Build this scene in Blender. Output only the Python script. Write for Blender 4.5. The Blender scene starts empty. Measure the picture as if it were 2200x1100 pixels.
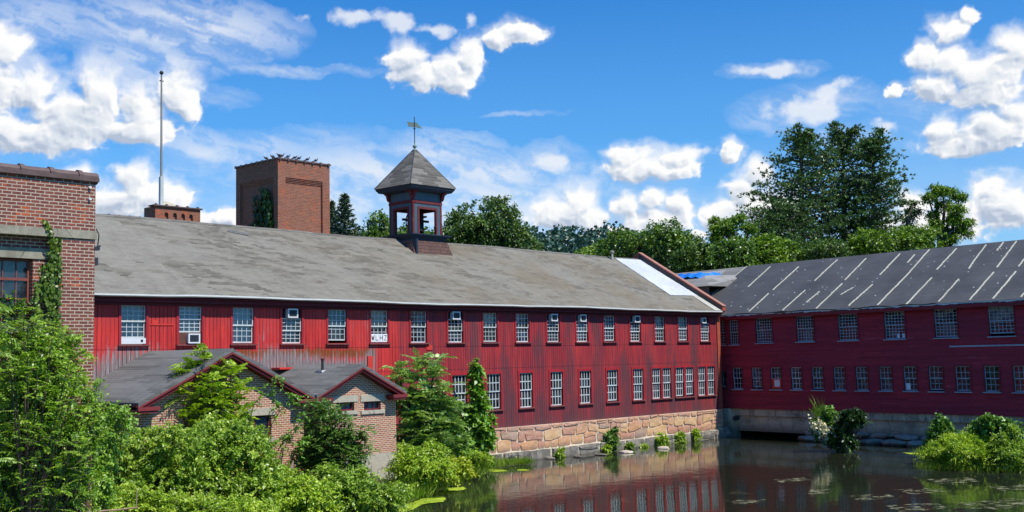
import bpy, bmesh, math, random
import numpy as np
from mathutils import Vector, Matrix
random.seed(7); RNG = np.random.default_rng(11)
PI = math.pi
scene = bpy.context.scene
SKYTINT = (.20, .90, 1.62); HORIZ = (3.2, 6.4, 9.2)
COL = scene.collection

# ------------------------------------------------------------------ camera (z = 0 is the camera's height, water at z = WZ)
WZ = -5.3
CAMP = np.array([-62.38757, -40.0, 0.0])
YAW, PITCH, ROLL, FPX = 0.82088, 0.08974, -0.02036, 2427.059
def _basis():
    f = np.array([math.sin(YAW)*math.cos(PITCH), math.cos(YAW)*math.cos(PITCH), math.sin(PITCH)])
    r = np.array([math.cos(YAW), -math.sin(YAW), 0.0]); u = np.cross(r, f)
    c, s = math.cos(ROLL), math.sin(ROLL)
    return c*r + s*u, -s*r + c*u, f
CR, CU, CF = _basis()
def ray(px, py): return CF + CR*((px-1100)/FPX) + CU*((550-py)/FPX)
def aY(px, py, Y): d = ray(px, py); return CAMP + d*((Y-CAMP[1])/d[1])
def aX(px, py, X): d = ray(px, py); return CAMP + d*((X-CAMP[0])/d[0])
def aZ(px, py, Z): d = ray(px, py); return CAMP + d*(Z/d[2])
def aT(px, py, T): return CAMP + ray(px, py)*T
cam_d = bpy.data.cameras.new('camera'); cam = bpy.data.objects.new('camera', cam_d); COL.objects.link(cam)
cam_d.sensor_width = 36.0; cam_d.lens = FPX/2200*36.0; cam_d.clip_start = 0.1; cam_d.clip_end = 8000
M = Matrix(((CR[0], CU[0], -CF[0], CAMP[0]), (CR[1], CU[1], -CF[1], CAMP[1]), (CR[2], CU[2], -CF[2], CAMP[2]), (0, 0, 0, 1)))
cam.matrix_world = M
scene.camera = cam
scene.view_settings.view_transform = 'Standard'; scene.view_settings.look = 'None'
scene.view_settings.exposure = 0; scene.view_settings.gamma = 1

# ------------------------------------------------------------------ node helper
class NT:
    def __init__(s, tree): s.t = tree; s.L = tree.links
    def n(s, typ, **kw):
        nd = s.t.nodes.new(typ)
        for k, v in kw.items(): setattr(nd, k, v)
        return nd
    def put(s, sock, v):
        if v is None: return
        if isinstance(v, bpy.types.NodeSocket): s.L.new(v, sock)
        else:
            if sock.type == 'RGBA' and not hasattr(v, '__len__'): v = (v, v, v, 1)
            if sock.type == 'RGBA' and len(v) == 3: v = (*v, 1)
            if sock.type == 'VECTOR' and not hasattr(v, '__len__'): v = (v, v, v)
            sock.default_value = v
    def m(s, op, a, b=None, c=None, clamp=False):
        nd = s.n('ShaderNodeMath', operation=op); nd.use_clamp = clamp
        s.put(nd.inputs[0], a); s.put(nd.inputs[1], b)
        if c is not None: s.put(nd.inputs[2], c)
        return nd.outputs[0]
    def v(s, op, a, b=None):
        nd = s.n('ShaderNodeVectorMath', operation=op); s.put(nd.inputs[0], a)
        if b is not None: s.put(nd.inputs[1], b)
        return nd.outputs['Value'] if op in ('LENGTH', 'DOT_PRODUCT') else nd.outputs[0]
    def xyz(s, x=0, y=0, z=0):
        nd = s.n('ShaderNodeCombineXYZ'); s.put(nd.inputs[0], x); s.put(nd.inputs[1], y); s.put(nd.inputs[2], z); return nd.outputs[0]
    def sep(s, v): nd = s.n('ShaderNodeSeparateXYZ'); s.put(nd.inputs[0], v); return nd.outputs
    def noise(s, vec, scale=5, detail=3, rough=.5, dist=0, col=False):
        nd = s.n('ShaderNodeTexNoise'); s.put(nd.inputs['Vector'], vec); nd.inputs['Scale'].default_value = scale
        nd.inputs['Detail'].default_value = detail; nd.inputs['Roughness'].default_value = rough; nd.inputs['Distortion'].default_value = dist
        return nd.outputs['Color'] if col else nd.outputs['Fac']
    def white(s, vec):
        nd = s.n('ShaderNodeTexWhiteNoise', noise_dimensions='3D'); s.put(nd.inputs['Vector'], vec); return nd.outputs['Value']
    def ramp(s, f, stops, interp='LINEAR'):
        nd = s.n('ShaderNodeValToRGB'); s.put(nd.inputs[0], f); cr = nd.color_ramp; cr.interpolation = interp
        while len(cr.elements) < len(stops): cr.elements.new(0.5)
        for e, (p, c) in zip(cr.elements, stops):
            e.position = p
            if not hasattr(c, '__len__'): c = (c, c, c)
            e.color = (*c, 1) if len(c) == 3 else c
        return nd.outputs[0]
    def mix(s, f, a, b, mode='MIX'):
        nd = s.n('ShaderNodeMix', data_type='RGBA', blend_type=mode); s.put(nd.inputs[0], f); s.put(nd.inputs[6], a); s.put(nd.inputs[7], b)
        return nd.outputs[2]
    def mapr(s, x, a, b, c=0, d=1, smooth=False):
        nd = s.n('ShaderNodeMapRange'); nd.clamp = True
        if smooth: nd.interpolation_type = 'SMOOTHSTEP'
        for i, q in enumerate((x, a, b, c, d)): s.put(nd.inputs[i], q)
        return nd.outputs[0]
    def bump(s, h, strength=.5, dist=.02):
        nd = s.n('ShaderNodeBump'); nd.inputs['Strength'].default_value = strength; nd.inputs['Distance'].default_value = dist
        s.put(nd.inputs['Height'], h); return nd.outputs[0]
    def pos(s): return s.n('ShaderNodeNewGeometry').outputs['Position']
    def uv(s): nd = s.n('ShaderNodeUVMap'); nd.uv_map = 'UVMap'; return nd.outputs[0]

def material(name):
    m = bpy.data.materials.new(name); m.use_nodes = True; m.node_tree.nodes.clear(); nt = NT(m.node_tree)
    return m, nt
def finish(nt, color, rough=.8, normal=None, metallic=0, spec=.3, extra=None):
    b = nt.n('ShaderNodeBsdfPrincipled'); nt.put(b.inputs['Base Color'], color); nt.put(b.inputs['Roughness'], rough)
    b.inputs['Metallic'].default_value = metallic; b.inputs['Specular IOR Level'].default_value = spec
    if normal is not None: nt.L.new(normal, b.inputs['Normal'])
    o = nt.n('ShaderNodeOutputMaterial'); nt.L.new(b.outputs[0], o.inputs[0]); return b
def simple(name, col, rough=.7, var=.25, scale=3, metallic=0, spec=.3, bump=0):
    m, nt = material(name)
    f = nt.noise(nt.pos(), scale, 5, .6)
    f2 = nt.noise(nt.pos(), scale*7, 3, .6)
    f = nt.m('ADD', nt.m('MULTIPLY', f, .65), nt.m('MULTIPLY', f2, .35))
    c = nt.mix(nt.mapr(f, .3, .7), tuple(x*(1-var) for x in col), tuple(min(1, x*(1+var)) for x in col))
    finish(nt, c, rough, nt.bump(f2, .4, bump) if bump else None, metallic, spec); return m

# ------------------------------------------------------------------ mesh builder
class MB:
    def __init__(s): s.v = []; s.f = []; s.mi = []; s.cur = 0
    def face(s, pts):
        k = len(s.v); s.v += [tuple(map(float, q)) for q in pts]; s.f.append(tuple(range(k, k+len(pts)))); s.mi.append(s.cur)
    def box(s, x0, x1, y0, y1, z0, z1, skip=''):
        if x0 > x1: x0, x1 = x1, x0
        if y0 > y1: y0, y1 = y1, y0
        if z0 > z1: z0, z1 = z1, z0
        if 'f' not in skip: s.face([(x0,y0,z0),(x1,y0,z0),(x1,y0,z1),(x0,y0,z1)])
        if 'b' not in skip: s.face([(x1,y1,z0),(x0,y1,z0),(x0,y1,z1),(x1,y1,z1)])
        if 'l' not in skip: s.face([(x0,y1,z0),(x0,y0,z0),(x0,y0,z1),(x0,y1,z1)])
        if 'r' not in skip: s.face([(x1,y0,z0),(x1,y1,z0),(x1,y1,z1),(x1,y0,z1)])
        if 't' not in skip: s.face([(x0,y0,z1),(x1,y0,z1),(x1,y1,z1),(x0,y1,z1)])
        if 'd' not in skip: s.face([(x0,y1,z0),(x1,y1,z0),(x1,y0,z0),(x0,y0,z0)])
        return s
    def prism(s, poly, axis, a, b):
        """poly: list of 2-D points; extruded along axis ('x','y','z') from a to b."""
        def P(u, v, w): return {'x': (w, u, v), 'y': (u, w, v), 'z': (u, v, w)}[axis]
        area = sum(poly[i][0]*poly[(i+1) % len(poly)][1]-poly[(i+1) % len(poly)][0]*poly[i][1] for i in range(len(poly)))
        if area < 0: poly = poly[::-1]
        if a > b: a, b = b, a
        lo = [P(u, v, a) for u, v in poly]; hi = [P(u, v, b) for u, v in poly]
        flip = axis == 'y'
        s.face(lo if flip else lo[::-1]); s.face(hi[::-1] if flip else hi)
        for i in range(len(poly)):
            j = (i+1) % len(poly); q = [lo[i], lo[j], hi[j], hi[i]]
            s.face(q[::-1] if flip else q)
        return s
    def sagprism(s, poly, a, b, fn, step=1.2):
        """poly of (y, z) swept along x with a vertical offset fn(x)"""
        area = sum(poly[i][0]*poly[(i+1) % len(poly)][1]-poly[(i+1) % len(poly)][0]*poly[i][1] for i in range(len(poly)))
        if area < 0: poly = poly[::-1]
        n = max(1, int(abs(b-a)/step)); xs = [a+(b-a)*i/n for i in range(n+1)]
        R = [[(x, y, z+fn(x)) for y, z in poly] for x in xs]; s.face(R[0][::-1]); s.face(R[-1])
        for q, r in zip(R[:-1], R[1:]):
            for i in range(len(poly)): j = (i+1) % len(poly); s.face([q[i], q[j], r[j], r[i]])
        return s
    def tube(s, pts, rad, n=8, cap=True):
        pts = [np.array(p, float) for p in pts]
        if not hasattr(rad, '__len__'): rad = [rad]*len(pts)
        k0 = len(s.v); prev = None
        for i, p in enumerate(pts):
            t = pts[min(i+1, len(pts)-1)]-pts[max(i-1, 0)]; t = t/(np.linalg.norm(t)+1e-9)
            a = prev if prev is not None else (np.array([1., 0, 0]) if abs(t[2]) > .7 else np.array([0, 0, 1.]))
            a = a - t*(a@t); a /= np.linalg.norm(a)+1e-9; b = np.cross(t, a); prev = a
            for j in range(n):
                an = 2*PI*j/n; s.v.append(tuple(p+(a*math.cos(an)+b*math.sin(an))*rad[i]))
        for i in range(len(pts)-1):
            for j in range(n):
                q = k0+i*n+j; w = k0+i*n+(j+1) % n
                s.f.append((q, w, w+n, q+n)); s.mi.append(s.cur)
        if cap:
            s.f.append(tuple(k0+j for j in range(n))[::-1]); s.mi.append(s.cur)
            s.f.append(tuple(k0+(len(pts)-1)*n+j for j in range(n))); s.mi.append(s.cur)
        return s
    def lathe(s, c, prof, n=12):
        return s.tube([(c[0], c[1], c[2]+z) for r, z in prof], [max(r, 1e-4) for r, z in prof], n)
    def build(s, name, mats, parent=None, smooth=False, origin=(0, 0, 0)):
        me = bpy.data.meshes.new(name); o3 = np.array(origin, float)
        vs = [tuple(np.array(q)-o3) for q in s.v]
        me.from_pydata(vs, [], s.f); me.update()
        if not isinstance(mats, (list, tuple)): mats = [mats]
        for m in mats: me.materials.append(m)
        if any(s.mi): me.polygons.foreach_set('material_index', s.mi)
        uvl = me.uv_layers.new(name='UVMap')
        nl = len(me.loops); uv = np.zeros((nl, 2), np.float32)
        Vn = np.array(vs)
        for p in me.polygons:
            n_ = np.array(p.normal)
            li = list(p.loop_indices); vi = [me.loops[i].vertex_index for i in li]; P = Vn[vi]
            if abs(n_[2]) > .95 or np.hypot(n_[0], n_[1]) < 1e-6: uv[li, 0] = P[:, 0]; uv[li, 1] = P[:, 1]
            else:
                t = np.array([-n_[1], n_[0], 0]); t /= np.linalg.norm(t)
                if abs(n_[0]) > abs(n_[1]): t = t*(1 if t[1] > 0 else -1)
                else: t = t*(1 if t[0] > 0 else -1)
                u = np.cross(n_, t); u = u if u[2] > 0 else -u
                uv[li, 0] = P@t; uv[li, 1] = P@u
        uvl.data.foreach_set('uv', uv.ravel())
        if smooth: me.polygons.foreach_set('use_smooth', [True]*len(me.polygons))
        o = bpy.data.objects.new(name, me); COL.objects.link(o)
        if parent is not None: o.parent = parent
        return o
def tag(o, label=None, cat=None, group=None, kind=None):
    if label: o['label'] = label
    if cat: o['category'] = cat
    if group: o['group'] = group
    if kind: o['kind'] = kind
    return o
def empty(name, loc=(0, 0, 0), rz=0, parent=None):
    o = bpy.data.objects.new(name, None); COL.objects.link(o); o.location = [float(q) for q in loc]; o.rotation_euler = (0, 0, rz); o.empty_display_size = .3
    if parent is not None: o.parent = parent
    return o
def part(mb, name, mat, parent, smooth=False, label=None):
    """mesh given in world coordinates, parented to an un-rotated Empty."""
    loc = np.array(parent.location)
    o = mb.build(name, mat, parent, smooth, loc)
    if label: o['label'] = label
    return o
# ------------------------------------------------------------------ world: tinted Nishita sky, sun, and a far sheet of clouds laid out by direction
SUN = np.array([0.14, -1.0, 1.55]); SUN /= np.linalg.norm(SUN)
w = bpy.data.worlds.new('World'); scene.world = w; w.use_nodes = True; w.node_tree.nodes.clear(); nt = NT(w.node_tree)
sky = nt.n('ShaderNodeTexSky', sky_type='NISHITA'); sky.sun_disc = False
sky.sun_elevation = math.asin(SUN[2]); sky.sun_rotation = math.atan2(SUN[0], SUN[1]); sky.altitude = 50; sky.air_density = 1.0; sky.dust_density = .4; sky.ozone_density = 2.0
blue = nt.mix(1.0, sky.outputs[0], SKYTINT, 'MULTIPLY')
el_ = nt.m('ARCSINE', nt.sep(nt.n('ShaderNodeTexCoord').outputs['Generated'])[2])
blue = nt.mix(nt.mapr(el_, 0, .34, .55, 0), blue, HORIZ)
bg = nt.n('ShaderNodeBackground'); nt.put(bg.inputs[0], blue); bg.inputs[1].default_value = 0.1
ow = nt.n('ShaderNodeOutputWorld'); nt.L.new(bg.outputs[0], ow.inputs[0])
sl = bpy.data.lights.new('sun', 'SUN'); sl.energy = 5.0; sl.angle = math.radians(.5); sl.color = (1, .955, .88)
so = bpy.data.objects.new('sun', sl); COL.objects.link(so); so.rotation_euler = Vector(-SUN).to_track_quat('-Z', 'Y').to_euler()
so.location = (0, -30, 40)

def lattice(seed):
    r = np.random.default_rng(seed); return r.random((512, 512)).astype(np.float32)
def vnoise(x, y, L):
    xi = np.floor(x).astype(int); yi = np.floor(y).astype(int); fx = x-xi; fy = y-yi
    fx = fx*fx*fx*(fx*(fx*6-15)+10); fy = fy*fy*fy*(fy*(fy*6-15)+10)
    a = L[yi & 511, xi & 511]; b = L[yi & 511, (xi+1) & 511]; c = L[(yi+1) & 511, xi & 511]; d = L[(yi+1) & 511, (xi+1) & 511]
    return (a*(1-fx)+b*fx)*(1-fy)+(c*(1-fx)+d*fx)*fy
def fbm(x, y, oct=6, gain=.5, seed=1, billow=False):
    s = 0; amp = 1; tot = 0; L = lattice(seed)
    for i in range(oct):
        n = vnoise(x+17.3*i, y+9.1*i, L)
        if billow: n = 1-abs(2*n-1)
        s = s+n*amp; tot += amp; amp *= gain; x = x*2.03; y = y*2.03
    return s/tot
def sstep(x, a, b): t = np.clip((x-a)/(b-a), 0, 1); return t*t*(3-2*t)
def azel(px, py):
    d = ray(px, py); d = d/np.linalg.norm(d); return math.atan2(d[0], d[1]), math.asin(d[2])
CUM = [(25,98,45,42),(0,70,40,30),(60,195,95,60),(-20,180,90,80),(215,210,62,72),(150,250,125,62),(60,285,110,45),(300,225,62,62),(388,195,46,55),(405,215,32,45),(280,275,90,30),
 (165,390,42,34),(288,392,46,40),(225,425,140,38),(345,420,60,36),(90,440,90,40),(475,470,60,16),
 (880,128,50,38),(905,160,60,32),(965,150,60,38),(1012,112,34,44),(985,172,36,26),(1110,68,52,32),(1075,82,44,22),
 (1355,338,52,28),(1400,365,108,30),(1450,340,55,26),(1568,322,24,26),
 (1350,442,36,30),(1405,432,40,28),(1452,442,34,30),(1400,470,85,38),(1328,492,22,16),
 (1625,378,38,34),(1600,412,56,44),(1550,452,42,34),(1650,440,70,60),(1500,505,20,12),
 (1243,428,46,42),(1212,458,58,34),(1275,470,40,38),
 (2078,28,26,22),(2035,62,42,36),(1992,115,36,36),(2050,130,60,36),(2120,155,88,52),(2180,105,60,42),(2020,185,60,36),(2120,200,100,36),(1925,192,22,18),
 (2120,280,98,40),(2030,282,48,36),(2180,245,60,38),(2080,305,90,24),(2130,405,70,40),(2170,445,80,60),(2075,455,60,50),(1968,440,42,26),(1960,480,70,36)]
WISPC = [(930,62,42,16),(855,45,44,22),(755,40,42,14),(1005,45,12,24),(1795,192,38,24),(1905,270,34,18),(655,45,16,14),(1190,350,40,16),(1500,330,60,14),(1660,150,70,14),(1740,240,110,26)]
CIR = [(700,300,120,26,.35),(395,62,200,58,1),(85,45,120,48,.7),(330,120,120,60,.8),(430,330,90,40,.8),(560,330,120,40,.7),(800,370,230,52,.9),(950,330,110,40,.8),(1060,372,130,40,.9),(1010,430,260,50,.9),(700,430,220,60,.9),(1130,244,70,6,.5),(620,150,160,12,.5),
 (1700,240,110,36,.7),(1660,150,90,16,.8),(1770,215,90,40,.6),(1840,290,90,26,.6),(1050,480,280,50,.9),(560,400,60,40,.6),(1480,480,140,50,.4),(1560,510,200,50,.4),(480,210,60,20,.3),(1190,350,60,40,.5),(1960,250,80,60,.4)]
def cloud_sheet():
    a0, a1 = YAW-.56, YAW+.56; e0, e1 = -.01, .40; na, ne = 1420, 520
    A, E_ = np.meshgrid(np.linspace(a0, a1, na), np.linspace(e0, e1, ne))
    K = 1/0.0393     # noise cells: ~ 95 px of the photo
    wx = (fbm(A*K*1.7, E_*K*1.7, 5, .55, 3)-.5)*.016; wy = (fbm(A*K*1.7+50, E_*K*1.7, 5, .55, 4)-.5)*.014
    def field(lst, pw=1.0, AA=A+wx, EE=E_+wy):
        f = np.full(A.shape, -9., np.float32)
        for c in lst:
            a, e = azel(c[0], c[1]); al, _ = azel(c[0]-10, c[1]); ar, _ = azel(c[0]+10, c[1]); _, eb = azel(c[0], c[1]+10); _, et = azel(c[0], c[1]-10)
            ra = c[2]*(ar-al)/20; re = c[3]*(et-eb)/20
            l = 1-np.sqrt(((AA-a)/ra)**2+((EE-e)/re)**2)
            # lobes' flat undersides
            f = np.maximum(f, l)
        return f
    n = fbm(A*K*1.9, E_*K*2.2, 7, .50, 5); b = fbm(A*K*2.0+wx*60, E_*K*2.3+wy*60, 6, .50, 6, True)
    base = field(CUM); up = field(CUM, EE=E_+wy-.012)      # up: field a little lower down, tells tops from undersides
    D = base*1.5 + .34 + (n-.5)*.75 + (b-.55)*1.05
    soft = np.clip(.5+(base-up)*2.0, 0, 1)              # 1 on the undersides
    dens = sstep(D, .0, .42+1.0*(1-soft))
    dens = np.maximum(dens, sstep(D, -.35, .9)*.55*sstep(n, .2, .6))
    wD = field(WISPC)+.1+(n-.5)*2.2+(b-.55)*.6; wisp = sstep(wD, -.05, .95)*.8
    # light gathered from above and a little from the right
    h = np.clip(D*.85, 0, 1.2)
    h = h + .10*b*dens; h = (h+np.roll(h,1,0)+np.roll(h,-1,0)+np.roll(h,1,1)+np.roll(h,-1,1))/5
    occ = np.zeros_like(h); st = 0
    for k in (2, 4, 7, 11, 16, 24):
        sh = np.roll(np.roll(h, -k*2, 0), -k, 1); occ += np.clip(sh-h*.55, 0, 2)/(1+.12*k); st += 1/(1+.12*k)
    occ /= st
    grad = h-np.roll(np.roll(h, -3, 0), -2, 1)
    lum = np.clip(1.20-occ*1.40+grad*.8+(b-.55)*.5+(n-.5)*.3, 0, 1.15)
    dark = np.array([.46, .54, .68]); mid = np.array([.70, .76, .85]); hi = np.array([1.0, 1.0, 1.0])
    L = np.clip(lum, 0, 1)[..., None]
    col = np.where(L < .5, dark+(mid-dark)*L*2, mid+(hi-mid)*(L*2-1))
    # cirrus
    sx = fbm(A*K*.9+wx*120+E_*K*.5, E_*K*3.4+A*K*.8+wy*60, 7, .6, 8)
    cir = np.zeros_like(D)
    for c in CIR:
        a, e = azel(c[0], c[1]); al, _ = azel(c[0]-10, c[1]); ar, _ = azel(c[0]+10, c[1]); _, eb = azel(c[0], c[1]+10); _, et = azel(c[0], c[1]-10)
        ra = c[2]*(ar-al)/20*1.45; re = c[3]*(et-eb)/20*1.45
        l = np.sqrt(((A+wx*.8-a)/ra)**2+((E_+wy*.8-e)/re)**2)
        cir = np.maximum(cir, c[4]*np.clip(1-l, 0, 1)**.7)
    cir = (cir**.9)*(.25+.75*sstep(sx, .30, .72))*.92
    ln = fbm(A*K*.7, E_*K*1.5, 4, .45, 21)
    low = np.clip((.19-E_)/.19, 0, 1)*.55*(.5+.5*sstep(ln, .3, .65))
    ca = 1-(1-cir)*(1-low)*(1-wisp)
    ccir = np.array([.86, .90, .96])
    al = 1-(1-dens)*(1-ca)
    alpha = al
    colr = (col*dens[..., None]+ccir*(ca*(1-dens))[..., None])/np.maximum(al, 1e-3)[..., None]
    Rr = 3000.
    ce = np.cos(E_)
    V = np.stack([np.sin(A)*ce*Rr+CAMP[0], np.cos(A)*ce*Rr+CAMP[1], np.sin(E_)*Rr], -1).reshape(-1, 3).astype(np.float32)
    idx = np.arange(na*ne).reshape(ne, na)
    F = np.stack([idx[:-1, :-1], idx[:-1, 1:], idx[1:, 1:], idx[1:, :-1]], -1).reshape(-1, 4)
    af = alpha.reshape(-1); keep = af[F].max(1) > .012; F = F[keep]
    used = np.unique(F); remap = np.zeros(na*ne, int); remap[used] = np.arange(len(used)); F = remap[F]; V = V[used]
    me = bpy.data.meshes.new('sky'); me.vertices.add(len(V)); me.vertices.foreach_set('co', V.ravel())
    me.loops.add(F.size); me.loops.foreach_set('vertex_index', F.ravel().astype(np.int32))
    me.polygons.add(len(F)); me.polygons.foreach_set('loop_start', np.arange(0, F.size, 4, dtype=np.int32)); me.update()
    at = me.attributes.new('cloud', 'FLOAT_COLOR', 'POINT')
    cc = np.concatenate([colr.reshape(-1, 3)[used], af[used][:, None]], 1).astype(np.float32); at.data.foreach_set('color', cc.ravel())
    m, nt = material('clouds'); an = nt.n('ShaderNodeAttribute'); an.attribute_name = 'cloud'
    em = nt.n('ShaderNodeEmission'); nt.put(em.inputs[0], an.outputs['Color']); em.inputs[1].default_value = 1.0
    tr = nt.n('ShaderNodeBsdfTransparent'); mx = nt.n('ShaderNodeMixShader'); nt.put(mx.inputs[0], an.outputs['Alpha']); nt.L.new(tr.outputs[0], mx.inputs[1]); nt.L.new(em.outputs[0], mx.inputs[2])
    o = nt.n('ShaderNodeOutputMaterial'); nt.L.new(mx.outputs[0], o.inputs[0])
    try: m.cycles.emission_sampling = 'NONE'
    except Exception: pass
    me.materials.append(m); ob = bpy.data.objects.new('sky', me); COL.objects.link(ob); tag(ob, kind='structure')
cloud_sheet()
# ------------------------------------------------------------------ materials
def mat_boards():
    """vertical red boards of the main mill wall: worn, streaked, bare wood above the sheds."""
    m, nt = material('red_vertical_boards'); p = nt.pos(); x, y, z = nt.sep(p)[:3]
    bw = .17; bi = nt.m('FLOOR', nt.m('DIVIDE', x, bw)); fr = nt.m('FRACT', nt.m('DIVIDE', x, bw))
    r1 = nt.white(nt.xyz(bi, 3, 0)); r2 = nt.white(nt.xyz(bi, 9, nt.m('FLOOR', nt.m('ADD', nt.m('MULTIPLY', z, .35), nt.m('MULTIPLY', r1, 7)))))
    gap = nt.mapr(nt.m('ABSOLUTE', nt.m('SUBTRACT', fr, .5)), .38, .47, 0, 1)
    streak = nt.noise(nt.xyz(nt.m('MULTIPLY', x, 9), 0, nt.m('MULTIPLY', z, .55)), 1.0, 6, .65)
    fine = nt.noise(nt.xyz(nt.m('MULTIPLY', x, 45), 0, nt.m('MULTIPLY', z, 1.6)), 1.0, 4, .7)
    patch = nt.noise(nt.xyz(nt.m('MULTIPLY', x, .33), 0, nt.m('MULTIPLY', z, .3)), 1.0, 3, .5)
    left = nt.mapr(x, -27.2, -27.6)                    # the brighter, repainted left part
    red_r = nt.mix(nt.mapr(streak, .3, .72), (.54, .042, .042), (.22, .020, .027))
    red_l = nt.mix(nt.mapr(nt.m('ADD', nt.m('MULTIPLY', streak, .6), nt.m('MULTIPLY', fine, .4)), .40, .62), (.80, .056, .042), (.36, .022, .028))
    c = nt.mix(left, red_r, red_l)
    c = nt.mix(nt.m('MULTIPLY', nt.m('SUBTRACT', nt.m('ADD', nt.m('MULTIPLY', r1, .5), nt.m('MULTIPLY', r2, .5)), .25), .75), c, nt.mix(left, (.26, .022, .038), (.42, .02, .02)))
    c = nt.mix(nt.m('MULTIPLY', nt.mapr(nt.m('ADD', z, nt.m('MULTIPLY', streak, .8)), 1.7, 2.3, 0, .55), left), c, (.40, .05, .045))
    c = nt.mix(nt.mapr(patch, .5, .75, 0, .35), c, (.72, .065, .06))
    # pale scuffs
    c = nt.mix(nt.mapr(fine, .66, .80, 0, .40), c, (.56, .22, .20))
    # dark weathered streaks, mostly on the lower storey and between the windows
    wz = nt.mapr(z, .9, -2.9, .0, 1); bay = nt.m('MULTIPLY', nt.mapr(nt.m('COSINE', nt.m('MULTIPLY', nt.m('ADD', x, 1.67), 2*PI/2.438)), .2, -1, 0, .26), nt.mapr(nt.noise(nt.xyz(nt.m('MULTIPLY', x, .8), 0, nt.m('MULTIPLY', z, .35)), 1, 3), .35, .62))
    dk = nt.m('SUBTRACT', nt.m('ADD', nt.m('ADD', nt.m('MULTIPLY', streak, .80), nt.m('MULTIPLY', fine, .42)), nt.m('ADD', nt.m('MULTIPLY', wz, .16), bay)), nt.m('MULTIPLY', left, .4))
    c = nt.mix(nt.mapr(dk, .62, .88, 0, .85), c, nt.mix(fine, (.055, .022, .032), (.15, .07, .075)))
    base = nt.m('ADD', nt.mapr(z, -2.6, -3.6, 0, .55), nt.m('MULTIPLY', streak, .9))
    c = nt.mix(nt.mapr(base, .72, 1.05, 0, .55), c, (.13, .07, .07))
    # bare wood just above the shed roofs (left end)
    hump = nt.m('MULTIPLY', nt.m('SINE', nt.m('MULTIPLY', x, .9)), .22)
    zl = nt.m('ADD', .42, hump)
    inx = nt.m('MULTIPLY', nt.mapr(x, -28.6, -28.9), nt.mapr(x, -48, -47))
    wb = nt.m('ADD', nt.mapr(nt.m('SUBTRACT', nt.m('ADD', zl, .15), z), -.2, .9, 0, 1), nt.m('ADD', nt.m('ADD', nt.m('MULTIPLY', nt.m('SUBTRACT', streak, .5), 1.5), nt.m('MULTIPLY', nt.m('SUBTRACT', fine, .5), 1.3)), nt.m('MULTIPLY', nt.m('SUBTRACT', patch, .5), 1.8)))
    wood = nt.mix(nt.mapr(nt.m('ADD', nt.m('MULTIPLY', fine, .6), nt.m('MULTIPLY', streak, .4)), .34, .66), (.030, .022, .022), (.46, .41, .39))
    ora = nt.mix(fine, (.42, .10, .02), (.13, .03, .02))
    oz = nt.m('ADD', nt.mapr(nt.m('ABSOLUTE', nt.m('SUBTRACT', z, .34)), .42, .05, 0, 1), nt.m('MULTIPLY', nt.m('SUBTRACT', streak, .5), 2.4))
    c = nt.mix(nt.m('MULTIPLY', inx, nt.m('MULTIPLY', nt.mapr(x, -36.3, -36), nt.mapr(oz, .45, .75))), c, ora)
    c = nt.mix(nt.m('MULTIPLY', inx, nt.mapr(wb, .34, .66, 0, .95)), c, wood)
    c = nt.mix(nt.m('MULTIPLY', gap, nt.mapr(r2, .1, .9, .15, .95)), c, (.05, .010, .016))
    # seams between the board lifts
    for zz in (.60, -.52):
        c = nt.mix(nt.mapr(nt.m('ABSOLUTE', nt.m('SUBTRACT', z, zz)), .012, .022, .55, 0), c, (.05, .01, .015))
    h = nt.m('ADD', nt.m('MULTIPLY', nt.m('SUBTRACT', 1, gap), .7), nt.m('ADD', nt.m('MULTIPLY', r1, .5), nt.m('MULTIPLY', fine, .25)))
    finish(nt, c, .78, nt.bump(h, .7, .02), spec=.25); return m
def mat_clap():
    """horizontal clapboards of the right-hand mill."""
    m, nt = material('dark_red_clapboards'); u, v = nt.sep(nt.uv())[:2]
    ch = .118; row = nt.m('FLOOR', nt.m('DIVIDE', v, ch)); fr = nt.m('FRACT', nt.m('DIVIDE', v, ch))
    seg = nt.m('FLOOR', nt.m('ADD', nt.m('DIVIDE', u, 3.1), nt.m('MULTIPLY', nt.white(nt.xyz(row, 1, 2)), 5)))
    r1 = nt.white(nt.xyz(row, seg, 0))
    st = nt.noise(nt.xyz(nt.m('MULTIPLY', u, .8), nt.m('MULTIPLY', v, 9), 0), 1, 6, .65)
    big = nt.noise(nt.xyz(nt.m('MULTIPLY', u, .22), nt.m('MULTIPLY', v, .5), 0), 1, 3)
    c = nt.mix(r1, (.34, .020, .030), (.50, .030, .044))
    c = nt.mix(nt.mapr(big, .35, .7, 0, .5), c, (.24, .022, .04))
    pe = nt.m('ADD', nt.m('MULTIPLY', st, 1.0), nt.m('ADD', nt.mapr(v, -2.2, -3.0, -.09, .19), nt.m('ADD', nt.mapr(u, 2, 9, -.12, .05), nt.m('MULTIPLY', r1, .12))))
    c = nt.mix(nt.mapr(pe, .68, .84, 0, .8), c, (.46, .36, .38))
    stain = nt.m('MULTIPLY', nt.mapr(nt.m('ABSOLUTE', nt.m('SUBTRACT', u, 6.4)), 2.6, .2), nt.mapr(nt.m('ABSOLUTE', nt.m('SUBTRACT', v, .45)), .28, .05))
    c = nt.mix(nt.m('MULTIPLY', stain, .85), c, (.02, .01, .015))
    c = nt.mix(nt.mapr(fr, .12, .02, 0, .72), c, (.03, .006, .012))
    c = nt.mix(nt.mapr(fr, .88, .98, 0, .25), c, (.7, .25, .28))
    finish(nt, c, .7, nt.bump(nt.m('ADD', nt.m('SUBTRACT', 1, fr), nt.m('MULTIPLY', st, .3)), 1.0, .03), spec=.3); return m
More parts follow.
